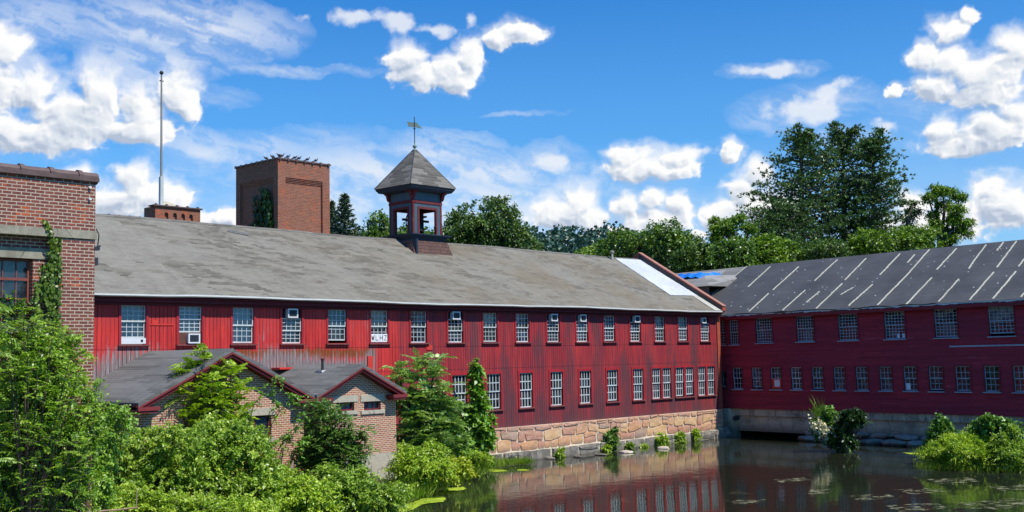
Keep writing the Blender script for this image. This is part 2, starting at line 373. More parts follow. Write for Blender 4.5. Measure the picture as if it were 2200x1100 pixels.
def mat_brick(name, c1, c2, mortar, bw=.212, rh=.0775, ms=.011, orange=.0, dark=0):
    m, nt = material(name); uv = nt.uv()
    wob = nt.v('ADD', uv, nt.v('MULTIPLY', nt.v('SUBTRACT', nt.noise(uv, 3, 2, col=True), (.5, .5, .5)), (.012, .012, 0)))
    b = nt.n('ShaderNodeTexBrick'); nt.put(b.inputs['Vector'], wob); nt.put(b.inputs['Color1'], c1); nt.put(b.inputs['Color2'], c2); nt.put(b.inputs['Mortar'], mortar)
    b.inputs['Scale'].default_value = 1; b.inputs['Mortar Size'].default_value = ms; b.inputs['Mortar Smooth'].default_value = .3; b.inputs['Bias'].default_value = 0
    b.inputs['Brick Width'].default_value = bw; b.inputs['Row Height'].default_value = rh; b.offset = .5
    n = nt.noise(uv, 1.1, 4, .6); f = nt.noise(uv, 14, 5, .7)
    u, v = nt.sep(uv)[:2]
    cell = nt.white(nt.xyz(nt.m('FLOOR', nt.m('DIVIDE', u, bw)), nt.m('FLOOR', nt.m('DIVIDE', v, rh)), 0))
    brick = nt.mix(nt.mapr(cell, .0, .18, .55, 0), b.outputs['Color'], tuple(q*.5 for q in c1))
    brick = nt.mix(nt.mapr(f, .3, .75, 0, .45), brick, tuple(q*.62 for q in c1))
    if orange: brick = nt.mix(nt.m('MULTIPLY', nt.mapr(nt.m('ADD', n, nt.m('MULTIPLY', cell, .16)), .66, .74), orange), brick, (.62, .13, .045))
    isb = b.outputs['Fac']
    mort = nt.mix(nt.mapr(f, .35, .7), mortar, tuple(q*.6 for q in mortar))
    c = nt.mix(isb, brick, mort)
    c = nt.mix(nt.mapr(n, .52, .8, 0, .4+dark), c, tuple(q*.35 for q in c1))
    finish(nt, c, .88, nt.bump(nt.m('ADD', nt.m('MULTIPLY', isb, -1), nt.m('MULTIPLY', f, .4)), .8, .012), spec=.2); return m
def mat_shingle(name, c1, c2, light=None, brown=None, row=.16, wd=.32, lim=(.48, .53), tilt=.8):
    m, nt = material(name); uv = nt.uv(); u, v = nt.sep(uv)[:2]
    rv = nt.m('FLOOR', nt.m('DIVIDE', v, row)); off = nt.m('MULTIPLY', nt.m('MODULO', rv, 2), .5)
    cu = nt.m('FLOOR', nt.m('ADD', nt.m('DIVIDE', u, wd), off)); q = nt.xyz(nt.m('MULTIPLY', cu, wd), nt.m('MULTIPLY', rv, row), 0)
    fv = nt.m('FRACT', nt.m('DIVIDE', v, row)); fu = nt.m('FRACT', nt.m('ADD', nt.m('DIVIDE', u, wd), off))
    cell = nt.white(nt.xyz(cu, rv, 1)); r2v = nt.m('FLOOR', nt.m('DIVIDE', rv, 2)); cell2 = nt.white(nt.xyz(nt.m('FLOOR', nt.m('ADD', nt.m('MULTIPLY', cu, .30), nt.m('MULTIPLY', nt.white(nt.xyz(r2v, 4, 4)), 9))), r2v, 5))
    qx, qy = nt.sep(q)[:2]
    big = nt.noise(nt.xyz(nt.m('ADD', nt.m('MULTIPLY', qx, .30), nt.m('MULTIPLY', qy, .30*tilt)), nt.m('MULTIPLY', qy, .20), 0), 1, 5, .62)
    c = nt.mix(cell, c1, c2)
    c = nt.mix(nt.m('MULTIPLY', nt.mapr(cell2, .35, 1), .75), c, tuple(a*1.3 for a in c2)); c = nt.mix(nt.mapr(cell2, .25, 0, 0, .5), c, tuple(a*.75 for a in c1))
    if light: c = nt.mix(nt.mapr(nt.m('ADD', big, nt.m('ADD', nt.m('MULTIPLY', cell, .04), nt.m('MULTIPLY', cell2, .05))), lim[0], lim[1]), c, nt.mix(cell, light, tuple(a*.82 for a in light)))
    if brown is not None:
        bn = nt.noise(uv, .22, 4, .6); xx = nt.sep(nt.pos())[0]
        c = nt.mix(nt.m('MULTIPLY', nt.mapr(bn, .40, .60, 0, .62), nt.mapr(xx, -34, -20)), c, brown)
    g = nt.noise(uv, 30, 3, .7)
    streak = nt.noise(nt.xyz(nt.m('MULTIPLY', u, 3), nt.m('MULTIPLY', v, .35), 0), 1, 4)
    c = nt.mix(nt.mapr(g, .3, .75, 0, .3), c, tuple(a*.6 for a in c1))
    c = nt.mix(nt.mapr(streak, .5, .8, 0, .28), c, tuple(a*.6 for a in c1))
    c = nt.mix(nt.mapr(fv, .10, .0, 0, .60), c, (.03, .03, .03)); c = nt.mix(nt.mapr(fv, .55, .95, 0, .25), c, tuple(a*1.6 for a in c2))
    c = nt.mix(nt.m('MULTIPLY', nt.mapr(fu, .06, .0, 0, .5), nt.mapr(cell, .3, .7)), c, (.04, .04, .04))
    finish(nt, c, .93, nt.bump(nt.m('ADD', nt.m('MULTIPLY', fv, -.6), nt.m('MULTIPLY', cell, .5)), .6, .02), spec=.15); return m
def mat_stone():
    m, nt = material('sandstone_blocks'); g = nt.n('ShaderNodeNewGeometry'); r = g.outputs['Random Per Island']; p = g.outputs['Position']; z = nt.sep(p)[2]
    c = nt.ramp(r, [(0, (.78, .33, .12)), (.2, (.62, .20, .13)), (.38, (.84, .42, .14)), (.55, (.55, .18, .13)), (.7, (.36, .22, .17)), (.80, (.88, .52, .20)), (1, (.72, .27, .11))], 'CONSTANT')
    n = nt.noise(p, 2.2, 6, .65); f = nt.noise(p, 16, 5, .7); c = nt.mix(nt.mapr(z, -3.75, -4.05, .6, 0), c, (.56, .27, .20)); c = nt.mix(.30, c, (.74, .54, .40))
    c = nt.mix(nt.mapr(n, .35, .7, 0, .5), c, (.60, .36, .17)); c = nt.mix(nt.mapr(f, .62, .8, 0, .5), c, (.8, .7, .55)); c = nt.mix(nt.mapr(f, .45, .75, 0, .6), c, (.20, .11, .08))
    c = nt.mix(nt.mapr(n, .3, .55, .35, 0), c, (.70, .60, .46)); c = nt.mix(nt.mapr(nt.m('ADD', z, nt.m('MULTIPLY', n, .6)), -4.2, -4.55, 0, .92), c, nt.mix(f, (.05, .045, .04), (.20, .17, .14)))
    finish(nt, c, .9, nt.bump(nt.m('ADD', n, nt.m('MULTIPLY', f, .5)), .9, .06), spec=.2); return m
def mat_concrete(name, base=(.42, .38, .31), dark=(.10, .09, .08), amt=.6, zw=None):
    m, nt = material(name); p = nt.pos(); x, y, z = nt.sep(p)[:3]
    n = nt.noise(p, .9, 6, .65); f = nt.noise(p, 12, 5, .7); s = nt.noise(nt.v('MULTIPLY', p, (3, 3, .35)), 1, 5, .6)
    c = nt.mix(nt.mapr(f, .3, .7), base, tuple(q*.74 for q in base)); c = nt.mix(nt.mapr(n, .45, .7, 0, amt), c, dark)
    c = nt.mix(nt.mapr(s, .5, .72, 0, amt), c, tuple(q*1.3 for q in dark))
    cr = nt.n('ShaderNodeTexVoronoi', feature='DISTANCE_TO_EDGE'); nt.put(cr.inputs['Vector'], nt.v('ADD', p, nt.v('MULTIPLY', nt.noise(p, 2, 4, col=True), (.7, .7, .7)))); cr.inputs['Scale'].default_value = .8
    c = nt.mix(nt.mapr(cr.outputs['Distance'], .018, .004, 0, .6), c, (.05, .045, .04))
    if zw is not None: c = nt.mix(nt.mapr(nt.m('ADD', z, nt.m('MULTIPLY', n, .6)), zw+.5, zw, 0, .85), c, dark)
    finish(nt, c, .9, nt.bump(nt.m('ADD', n, f), .5, .02), spec=.2); return m
def mat_paint(name, col, worn, amt=.35, rough=.55, scale=9):
    m, nt = material(name); p = nt.pos(); g_ = nt.noise(p, .45, 2); f = nt.noise(p, scale, 6, .7); s = nt.noise(nt.v('MULTIPLY', p, (5, 5, .8)), 1, 4, .6)
    c = nt.mix(nt.mapr(s, .3, .7), tuple(q*1.08 for q in col), tuple(q*.8 for q in col)); c = nt.mix(nt.mapr(f, .56, .68, 0, amt), c, worn); c = nt.mix(nt.mapr(g_, .42, .66, 0, .45), c, tuple((q*.45+w_*.3) for q, w_ in zip(col, worn)))
    finish(nt, c, rough, nt.bump(f, .3, .004), spec=.3); return m
def mat_glass():
    m, nt = material('window_glass'); p = nt.pos(); n = nt.noise(p, 3.2, 2, .5); r = nt.n('ShaderNodeNewGeometry').outputs['Random Per Island']
    gl = nt.n('ShaderNodeBsdfGlossy'); nt.put(gl.inputs['Color'], (.88, .90, .92)); gl.inputs['Roughness'].default_value = .04
    nt.L.new(nt.bump(n, .10, .05), gl.inputs['Normal'])
    tr = nt.n('ShaderNodeBsdfTransparent'); nt.put(tr.inputs['Color'], (.80, .84, .84))
    lw = nt.n('ShaderNodeFresnel'); lw.inputs[0].default_value = 1.5
    df = nt.n('ShaderNodeBsdfDiffuse'); nt.put(df.inputs['Color'], (.30, .33, .36))
    mx = nt.n('ShaderNodeMixShader'); nt.put(mx.inputs[0], nt.m('ADD', nt.m('MULTIPLY', lw.outputs[0], 1.0), .02)); nt.L.new(tr.outputs[0], mx.inputs[1]); nt.L.new(gl.outputs[0], mx.inputs[2])
    m2 = nt.n('ShaderNodeMixShader'); nt.put(m2.inputs[0], nt.mapr(nt.noise(p, 1.3, 4, .6), .4, .7, .02, .18)); nt.L.new(mx.outputs[0], m2.inputs[1]); nt.L.new(df.outputs[0], m2.inputs[2])
    o = nt.n('ShaderNodeOutputMaterial'); nt.L.new(m2.outputs[0], o.inputs[0]); return m
def mat_water():
    m, nt = material('pond_water'); p = nt.pos()
    n1 = nt.noise(nt.v('MULTIPLY', p, (1, 1, 0)), 1.3, 3, .5, .4); n2 = nt.noise(nt.v('MULTIPLY', p, (1, 1, 0)), 7.5, 3, .55); big = nt.noise(p, .12, 2)
    h = nt.m('ADD', nt.m('MULTIPLY', n1, .75), nt.m('MULTIPLY', n2, .16))
    bmp = nt.n('ShaderNodeBump'); bmp.inputs['Distance'].default_value = .03; nt.put(bmp.inputs['Strength'], nt.mapr(big, .35, .65, .14, .34)); nt.put(bmp.inputs['Height'], h)
    scum = nt.noise(nt.v('MULTIPLY', nt.v('ADD', p, nt.v('MULTIPLY', nt.noise(p, .5, 3, col=True), (4, 4, 0))), (.35, 1.1, 0)), 1, 5, .65)
    b = finish(nt, nt.mix(nt.mapr(scum, .60, .70), (.020, .024, .014), (.055, .055, .03)), nt.mapr(scum, .62, .72, .03, .16), bmp.outputs[0], spec=.5); b.inputs['IOR'].default_value = 1.36
    return m
def mat_leaf(name, cols, trans=.35, rough=.5, big=.45, scale=1.1):
    """cols: dark, mid, light base colours picked per leaf."""
    trans *= .72; m, nt = material(name); g = nt.n('ShaderNodeNewGeometry'); r = g.outputs['Random Per Island']; n = nt.noise(g.outputs['Position'], scale, 3, .5)
    f = nt.m('ADD', nt.m('MULTIPLY', r, 1-big), nt.m('MULTIPLY', nt.mapr(n, .3, .7), big))
    c = nt.ramp(f, [(0, cols[0]), (.5, cols[1]), (1, cols[2])])
    b = nt.n('ShaderNodeBsdfPrincipled'); nt.put(b.inputs['Base Color'], c); b.inputs['Roughness'].default_value = rough*.8; b.inputs['Specular IOR Level'].default_value = .5
    t = nt.n('ShaderNodeBsdfTranslucent'); nt.put(t.inputs[0], nt.mix(1.0, c, (1.0, 1.15, .35), 'MULTIPLY'))
    mx = nt.n('ShaderNodeMixShader'); mx.inputs[0].default_value = trans; nt.L.new(b.outputs[0], mx.inputs[1]); nt.L.new(t.outputs[0], mx.inputs[2])
    o = nt.n('ShaderNodeOutputMaterial'); nt.L.new(mx.outputs[0], o.inputs[0]); return m
def mat_membrane():
    m, nt = material('black_roof_membrane'); uv = nt.uv(); u, v = nt.sep(uv)[:2]
    n = nt.noise(uv, .5, 5, .6); wr = nt.noise(nt.xyz(nt.m('MULTIPLY', u, .7), nt.m('MULTIPLY', v, 5), 0), 1, 4, .55, 1.5); f = nt.noise(uv, 20, 3)
    sheet = nt.m('FRACT', nt.m('DIVIDE', v, 2.4)); c = nt.mix(nt.mapr(n, .3, .7), (.064, .061, .060), (.102, .099, .096))
    c = nt.mix(nt.mapr(wr, .60, .75, 0, .35), c, (.11, .115, .13)); c = nt.mix(nt.mapr(sheet, .02, .0, 0, .5), c, (.02, .02, .025))
    finish(nt, c, .62, nt.bump(nt.m('ADD', wr, nt.m('MULTIPLY', f, .1)), .7, .05), spec=.35); return m

MT = dict(
 boards=mat_boards(), clap=mat_clap(),
 brick_old=mat_brick('dark_worn_brick', (.29, .092, .064), (.175, .06, .048), (.62, .49, .37), ms=.013, orange=.9),
 brick_shed=mat_brick('shed_brick', (.56, .21, .125), (.36, .13, .085), (.86, .70, .50), ms=.014),
 brick_tower=mat_brick('tower_brick', (.39, .132, .078), (.25, .085, .055), (.46, .33, .23), rh=.082, ms=.009, orange=.7),
 brick_painted=mat_brick('painted_red_brick', (.62, .10, .05), (.45, .07, .04), (.42, .16, .10), orange=.6),
 shingle=mat_shingle('grey_shingles', (.12, .108, .086), (.225, .207, .168), light=(.275, .258, .212), brown=(.21, .165, .105), lim=(.50, .60), row=.145, wd=.34),
 shingle_dark=mat_shingle('dark_shingles', (.115, .113, .106), (.175, .172, .163), row=.17, wd=.95),
 shingle_cup=mat_shingle('weathered_shingles', (.11, .10, .085), (.19, .175, .15), row=.2, wd=.4),
 shingle_old=mat_shingle('old_grey_roofing', (.20, .19, .17), (.30, .285, .26), row=.9, wd=2.0),
 stone=mat_stone(), mortar=simple('pale_mortar', (.66, .56, .42), .9, .25, 6),
 concrete=mat_concrete('stained_concrete', (.70, .55, .38), (.17, .13, .09), .7, zw=-4.6), lintel=mat_concrete('pale_concrete', (.58, .52, .40), (.30, .27, .21), .4), band=mat_concrete('weathered_band', (.42, .38, .28), (.12, .11, .085), .6),
 white=mat_paint('old_white_paint', (.66, .72, .70), (.34, .32, .26), .35), grey_sash=mat_paint('grey_sash_paint', (.42, .48, .52), (.16, .17, .18), .5),
 trim=mat_paint('red_trim_paint', (.46, .026, .034), (.12, .05, .05), .35), trim_dark=mat_paint('darkened_red_trim', (.14, .012, .018), (.06, .03, .03), .3), trim_sill=mat_paint('worn_sill_wood', (.16, .05, .05), (.30, .22, .2), .7),
 trim_r=mat_paint('maroon_trim', (.30, .02, .03), (.12, .06, .07), .35), shed_trim=mat_paint('shed_trim_red', (.26, .04, .042), (.10, .05, .045), .35),
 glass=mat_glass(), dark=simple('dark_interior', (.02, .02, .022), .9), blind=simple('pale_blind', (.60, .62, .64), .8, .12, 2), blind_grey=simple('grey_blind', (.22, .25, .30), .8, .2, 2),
 cream=simple('cream_curtain', (.72, .66, .48), .85, .25, 5), amber=simple('amber_boxes', (.55, .33, .12), .8, .45, 6),
 metal=simple('galvanised_metal', (.42, .42, .42), .45, .2, 8, metallic=.6), metal_dark=simple('dark_metal', (.06, .06, .065), .5, .3, 8, metallic=.3),
 acwhite=simple('appliance_white', (.72, .74, .74), .4, .08), plastic_dark=simple('dark_grille', (.05, .06, .07), .6, .3, 20),
 edge=simple('pale_drip_edge', (.72, .72, .66), .5, .15), silver=mat_paint('silver_sheet', (.62, .64, .66), (.40, .41, .42), .25, .5, 3), batten=mat_paint('pale_batten', (.66, .63, .50), (.30, .29, .25), .5, .7, 5),
 membrane=mat_membrane(), tarp=simple('blue_tarp', (.02, .22, .75), .4, .35, 2.5, spec=.5, bump=.05), coping=simple('terracotta_coping', (.13, .085, .075), .6, .35, 6), rust=simple('salmon_coping', (.38, .18, .13), .7, .35, 5),
 blue=mat_paint('slate_blue_paint', (.085, .135, .165), (.04, .05, .05), .35), cup_red=mat_paint('cupola_red', (.16, .016, .020), (.36, .22, .18), .5), cup_dark=simple('dark_blue_cornice', (.030, .042, .062), .6, .3, 4),
 skirt=mat_brick('brown_skirt_shingles', (.17, .095, .075), (.12, .07, .06), (.06, .035, .03), bw=.24, rh=.2, ms=.012), bell=simple('dark_bronze', (.03, .028, .025), .5, .3, 6, metallic=.5), copper=simple('green_copper', (.20, .26, .22), .6, .3, 20),
 pole=mat_paint('weathered_pole_paint', (.34, .33, .30), (.16, .14, .12), .8, .6, 5), water=mat_water(), paper=simple('white_paper', (.85, .85, .84), .7, .04), ink=simple('black_ink', (.02, .02, .02), .7, .1), redboard=mat_paint('red_painted_board', (.74, .05, .035), (.5, .1, .05), .3),
 rock=mat_concrete('dark_bank_rock', (.36, .32, .26), (.05, .045, .035), .8, zw=-5.35), stem=simple('brown_stem', (.10, .075, .05), .9, .35, 10), bark=simple('grey_bark', (.13, .105, .08), .95, .4, 6, bump=.03), bird=simple('pigeon_feathers', (.05, .052, .065), .6, .4, 20),
 rubber=simple('black_pipe', (.035, .037, .04), .5, .2), cable=simple('black_cable', (.02, .02, .02), .6, .1), deadwood=simple('pale_dead_wood', (.42, .30, .20), .85, .3, 6))
# ------------------------------------------------------------------ helpers for buildings
def wall_holes(mb, x0, x1, z0, z1, holes, depth=.2, y=0.0, back=False):
    """front face (facing -y) at y with rectangular holes and their reveals. holes: (x0,x1,z0,z1)"""
    xs = sorted({x0, x1, *[h[0] for h in holes], *[h[1] for h in holes]}); zs = sorted({z0, z1, *[h[2] for h in holes], *[h[3] for h in holes]})
    for i in range(len(xs)-1):
        for j in range(len(zs)-1):
            cx = (xs[i]+xs[i+1])/2; cz = (zs[j]+zs[j+1])/2
            if any(h[0] < cx < h[1] and h[2] < cz < h[3] for h in holes): continue
            mb.face([(xs[i], y, zs[j]), (xs[i+1], y, zs[j]), (xs[i+1], y, zs[j+1]), (xs[i], y, zs[j+1])])
    for a, b, c, d in holes:
        mb.face([(a, y, c), (a, y+depth, c), (a, y+depth, d), (a, y, d)]); mb.face([(b, y+depth, c), (b, y, c), (b, y, d), (b, y+depth, d)])
        mb.face([(a, y, d), (a, y+depth, d), (b, y+depth, d), (b, y, d)]); mb.face([(a, y+depth, c), (a, y, c), (b, y, c), (b, y+depth, c)])
_wcache = {}
def sash_mb(w, h, cols, rows, y, fr=.045, mu=.024, th=.035):
    mb = MB(); mb.box(-w/2, w/2, y, y+th, 0, fr*1.3).box(-w/2, w/2, y, y+th, h-fr, h).box(-w/2, -w/2+fr, y, y+th, fr*1.3, h-fr).box(w/2-fr, w/2, y, y+th, fr*1.3, h-fr)
    for i in range(1, cols):
        cx = -w/2+fr+(w-2*fr)*i/cols; mb.box(cx-mu/2, cx+mu/2, y+.004, y+th-.004, fr*1.3, h-fr)
    for j in range(1, rows):
        cz = fr*1.3+(h-2.3*fr)*j/rows; mb.box(-w/2+fr, w/2-fr, y+.007, y+th-.007, cz-mu/2, cz+mu/2)
    return mb
def pane_mb(w, h, cols, rows, y):
    mb = MB()
    for i in range(cols):
        for j in range(rows):
            t = random.uniform(-.0012, .0012); s = random.uniform(-.0012, .0012)
            a, b = -w/2+w*i/cols, -w/2+w*(i+1)/cols; c, d = h*j/rows, h*(j+1)/rows
            mb.face([(a, y-t-s, c), (b, y+t-s, c), (b, y+t+s, d), (a, y-t+s, d)])
    return mb
def make_window(parent, x, z, w, h, cols, ru, rl, sash='white', casing='trim', cas=.10, blinds=(), top_gap=0, bot_gap=0, lift=0, split=None, sill='trim_sill', mu=.024, yrec=.05):
    """window part in the wall plane y=0 (facing -y): casing mesh > sill, two sashes, their glass, blinds behind."""
    mb = MB(); mb.box(-w/2-cas, -w/2, -.035, .02, -.02, h+cas).box(w/2, w/2+cas, -.035, .02, -.02, h+cas).box(-w/2-.002, w/2+.002, -.038, .02, h, h+cas-.003)
    o = mb.build('window', MT[casing], parent); o.location = (x, 0, z); o.rotation_euler = (0, random.uniform(-.006, .006), 0)
    s = MB().prism([(-.11, -.075), (-.11, -.03), (.06, -.005), (.06, -.075)], 'x', -w/2-cas*1.25, w/2+cas*1.25).build('sill', MT[sill], o)
    if not (lift or top_gap or bot_gap) and rl and random.random() < .35: lift = random.choice([.03, .06, .12])
    H = h-top_gap-bot_gap; fu = ru/(ru+rl) if split is None else split
    hu, hl = H*fu+.02, H*(1-fu)+.02
    for nm, hh, zz, yy, rows in (('sash', hu, bot_gap+H-hu, yrec, ru), ('sash', hl, bot_gap+lift, yrec+.045, rl)):
        if rows <= 0: continue
        q = sash_mb(w-.01, hh, cols, rows, yy, mu=mu).build('sash', MT[sash], o); q.location = (0, 0, zz)
        g = pane_mb(w-.05, hh-.04, cols, rows, yy+.018).build('pane', MT['glass'], o); g.location = (0, 0, zz+.02)
    for (kind, a, b, mt) in blinds:      # fractions of the height
        bm = MB(); n = 10; zz0, zz1 = h*a+.01, h*b-.01; x0, x1 = (-w/2+.03, w/2-.03)
        if kind == 'left': x1 = -.02
        if kind == 'right': x0 = .02
        if kind == 'mid': x0, x1 = -w*.2, w*.28
        for i in range(n):
            xa, xb = x0+(x1-x0)*i/n, x0+(x1-x0)*(i+1)/n; ya, yb = .20+.012*((i) % 2), .20+.012*((i+1) % 2)
            bm.face([(xa, ya, zz0), (xb, yb, zz0), (xb, yb, zz1), (xa, ya, zz1)])
        bm.build('blind' if kind == 'full' else 'curtain', MT[mt], o)
    return o
def air_conditioner(x, z, label, y=-.20, w=.50, h=.36, rz=0, base=(0, 0)):
    t = empty('air_conditioner', (base[0]+x*math.cos(rz), base[1]+x*math.sin(rz)+y, z), rz)
    tag(t, label, 'air conditioner', 'window air conditioners')
    mb = MB().box(-w/2, w/2, .02, .42, 0, h); mb.build('case', MT['acwhite'], t)
    f = MB().box(-w/2-.012, -w/2+.05, -.01, .02, -.01, h+.01).box(w/2-.05, w/2+.012, -.01, .02, -.01, h+.01).box(-w/2+.05, w/2-.05, -.01, .02, -.01, .045).box(-w/2+.05, w/2-.05, -.01, .02, h-.045, h+.01); f.build('front_frame', MT['acwhite'], t)
    g = MB().box(-w/2+.05, w/2-.05, .006, .0195, .045, h-.045)
    for i in range(9): g.box(-w/2+.05, w/2-.05, -.004, .006, .055+(h-.12)*i/9, .068+(h-.12)*i/9)
    g.build('grille', MT['plastic_dark'], t); return t

# ================================================================== main mill (long red building, wall plane Y = 0, X from -48 to 0)
EZ = 2.70; RY, RZ = 6.0, 6.52; SL = (RZ-EZ)/(RY+.5)
mill = empty('mill_building', (-24, 0, WZ)); tag(mill, 'long red board-sided mill with grey shingle roof and belfry on its ridge', 'building')
MILL0 = np.array([-24, 0, WZ])
up_x = [-40.70+2.4395*i for i in range(17)]
lowx = [-23.42+2.4265*i for i in range(7)]
holes = []; UW_, UH = 1.03, 1.50; UZ = .80; LZ, LH = -2.60, 1.80
for x in up_x: holes.append((x-UW_/2, x+UW_/2, UZ, UZ+UH))
for x in lowx: holes.append((x-.5, x+.5, LZ, LZ+LH))
pairs = [(-7.5, -5.54), (-5.09, -3.13), (-2.65, -.74)]
dbl = []
for a, b in pairs:
    mdl = (a+b)/2; w2 = (b-a)/2-.09
    for c in ((a+w2/2), (b-w2/2)): dbl.append((c, w2)); holes.append((c-w2/2, c+w2/2, LZ, LZ+LH))
mb = MB(); wall_holes(mb, -48, -.36, -3.54, EZ+.16, holes, .18)
mb.face([(-48, 12, -3.54), (-48, 0, -3.54), (-48, 0, EZ+.16), (-48, 6, RZ-.12), (-48, 12, EZ+.16)])
mb.face([(-.4, 12, -3.54), (-48, 12, -3.54), (-48, 12, EZ+.16), (-.4, 12, EZ+.16)])
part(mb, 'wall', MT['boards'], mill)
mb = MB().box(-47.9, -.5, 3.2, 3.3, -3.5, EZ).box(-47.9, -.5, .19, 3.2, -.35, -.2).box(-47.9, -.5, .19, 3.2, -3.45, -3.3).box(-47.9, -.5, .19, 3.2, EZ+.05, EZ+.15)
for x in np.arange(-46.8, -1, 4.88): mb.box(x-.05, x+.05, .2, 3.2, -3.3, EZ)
part(mb, 'dark_backing', MT['dark'], mill)  # near-black slabs and walls added to stop light and keep the rooms dark
# roof: front and back slope as thick slabs
n = np.array([0, -SL, 1.0]); n /= np.linalg.norm(n)
def roofz(y): return EZ+(y+.5)*SL
mb = MB(); t = .09
SAG = lambda x: (.026*math.sin(x*.31)+.012*math.sin(x*.83+1)+.007*math.sin(x*2.1))*min(1, abs(x+.34)/3)-.01
mb.sagprism([(-.5, EZ), (RY, RZ), (RY, RZ-t), (-.5, EZ-t)], -48.3, -.34, SAG); mb.sagprism([(RY, RZ), (12.5, EZ), (12.5, EZ-t), (RY, RZ-t)], -48.3, -.34, SAG)
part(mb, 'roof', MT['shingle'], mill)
part(MB().sagprism([(-.515, EZ-.055), (-.50, EZ-.055), (-.50, EZ+.008), (-.515, EZ+.008)], -48.3, -.34, SAG), 'drip_edge', MT['edge'], mill)
part(MB().box(-48.2, -.36, -.42, 0, EZ-.155, EZ-.12).box(-48.2, -.36, -.26, -.21, EZ-.30, EZ-.16).box(-48.2, -.36, -.06, .0, EZ-.42, EZ-.16), 'eave_board', MT['trim_dark'], mill)  # board colour darkened to put the shade under the roof edge into it
mb = MB()
mb.sagprism([(RY-.16, RZ-.16*SL+.012), (RY, RZ+.03), (RY+.16, RZ-.16*SL+.012), (RY, RZ+.0)], -48.3, -.34, SAG); part(mb, 'ridge_cap', MT['shingle_cup'], mill)
# silver strip and paler new shingles beside the fire wall
def onroof(x, y, up=.0): return (x, y, roofz(y)+up+SAG(x)+.012)
mb = MB(); sy0, sy1 = 1.3, 5.85
for i in range(6):
    a = sy0+(sy1-sy0)*i/6; b = sy0+(sy1-sy0)*(i+1)/6; x0 = -3.45+.3*i/6
    mb.face([onroof(x0, a, .02), onroof(-.36, a, .02), onroof(-.36, b-.02, .022+.012), onroof(x0+.05, b-.02, .022+.012)])
part(mb, 'roof_patch', MT['silver'], mill, label='shiny silver roof patch beside the brick fire wall')
mb = MB(); mb.face([onroof(-1.15, -.48, .016), onroof(-.36, -.48, .016), onroof(-.36, 1.3, .016), onroof(-1.0, 1.3, .016)]); part(mb, 'roof_patch', simple('new_pale_shingles', (.46, .44, .38), .9, .15, 6), mill, label='pale patch of new shingles at the eave corner')
mb = MB(); mb.face([onroof(-33.2, 5.28, .02), onroof(-32.2, 5.0, .02), onroof(-32.0, 5.2, .025), onroof(-33.0, 5.45, .02)]); part(mb, 'roof_patch', MT['shingle_dark'], mill, label='small dark torn patch near the ridge')
# fire wall at the right end
mb = MB(); py = [(-.06, -3.54), (-.06, EZ-.35), (-.28, EZ-.15), (-.52, EZ+.02), (-.52, EZ+.30), (RY, RZ+.42), (12.5, EZ+.32), (12.5, -3.54)]
mb.prism(py, 'x', -.34, 0.0); part(mb, 'fire_wall', MT['brick_painted'], mill)
mb = MB(); mb.prism([(-.56, EZ+.302), (-.56, EZ+.345), (RY, RZ+.47), (12.6, EZ+.37), (12.6, EZ+.322), (RY, RZ+.422)], 'x', -.36, .03); part(mb, 'coping', MT['rust'], mill)
mb = MB(); mb.prism([(-.45, EZ+.05), (-.45, EZ+.28), (RY, RZ+.36), (RY, RZ+.02)], 'x', -.352, -.342); part(mb, 'flashing', MT['rubber'], mill)
# vents on the ridge
part(MB().tube([(-3.7, 5.66, roofz(5.66)-.05), (-3.7, 5.66, roofz(5.66)+.5)], .075, 10).tube([(-3.7, 5.66, roofz(5.66)+.42), (-3.7, 5.66, roofz(5.66)+.52), (-3.7, 5.66, roofz(5.66)+.56)], [.13, .16, .05], 10), 'vent_pipe', MT['lintel'], mill)
# soffit lamps
for x in (-12.6, -10.1, -7.6, -5.3, -3.0):
    part(MB().box(x-.07, x+.07, -.13, -.062, EZ-.30, EZ-.25), 'soffit_lamp', MT['white'], mill)
# patches and panels on the boards
wp = lambda px, py: aY(px, py, 0)
a = wp(326, 688); b = wp(338, 697); part(MB().box(a[0], b[0], -.02, 0.001, b[2], a[2]), 'board_patch', MT['redboard'], mill)
a = wp(788.5, 765); b = wp(800, 800); part(MB().box(a[0], b[0], -.06, 0.001, b[2], a[2]), 'board_patch', MT['redboard'], mill)
a = wp(915, 744); b = wp(929, 752); mx_ = (a[0]+b[0])/2; part(MB().prism([(a[0], a[2]), (mx_, a[2]+.09), (b[0], a[2]), (b[0]-.03, b[2]), (a[0]+.03, b[2])], 'y', -.03, .001), 'board_patch', MT['redboard'], mill)
a = wp(322, 696); b = wp(375, 700); part(MB().box(a[0], b[0], -.025, .001, a[2]-.05, a[2]).box(b[0]-.06, b[0], -.027, .001, .62, a[2]-.05), 'board_patch', MT['redboard'], mill)
a = wp(583, 790); b = wp(632, 796); part(MB().box(a[0], b[0], -.6, 0, a[2]-.08, a[2]), 'board_patch', MT['redboard'], mill)
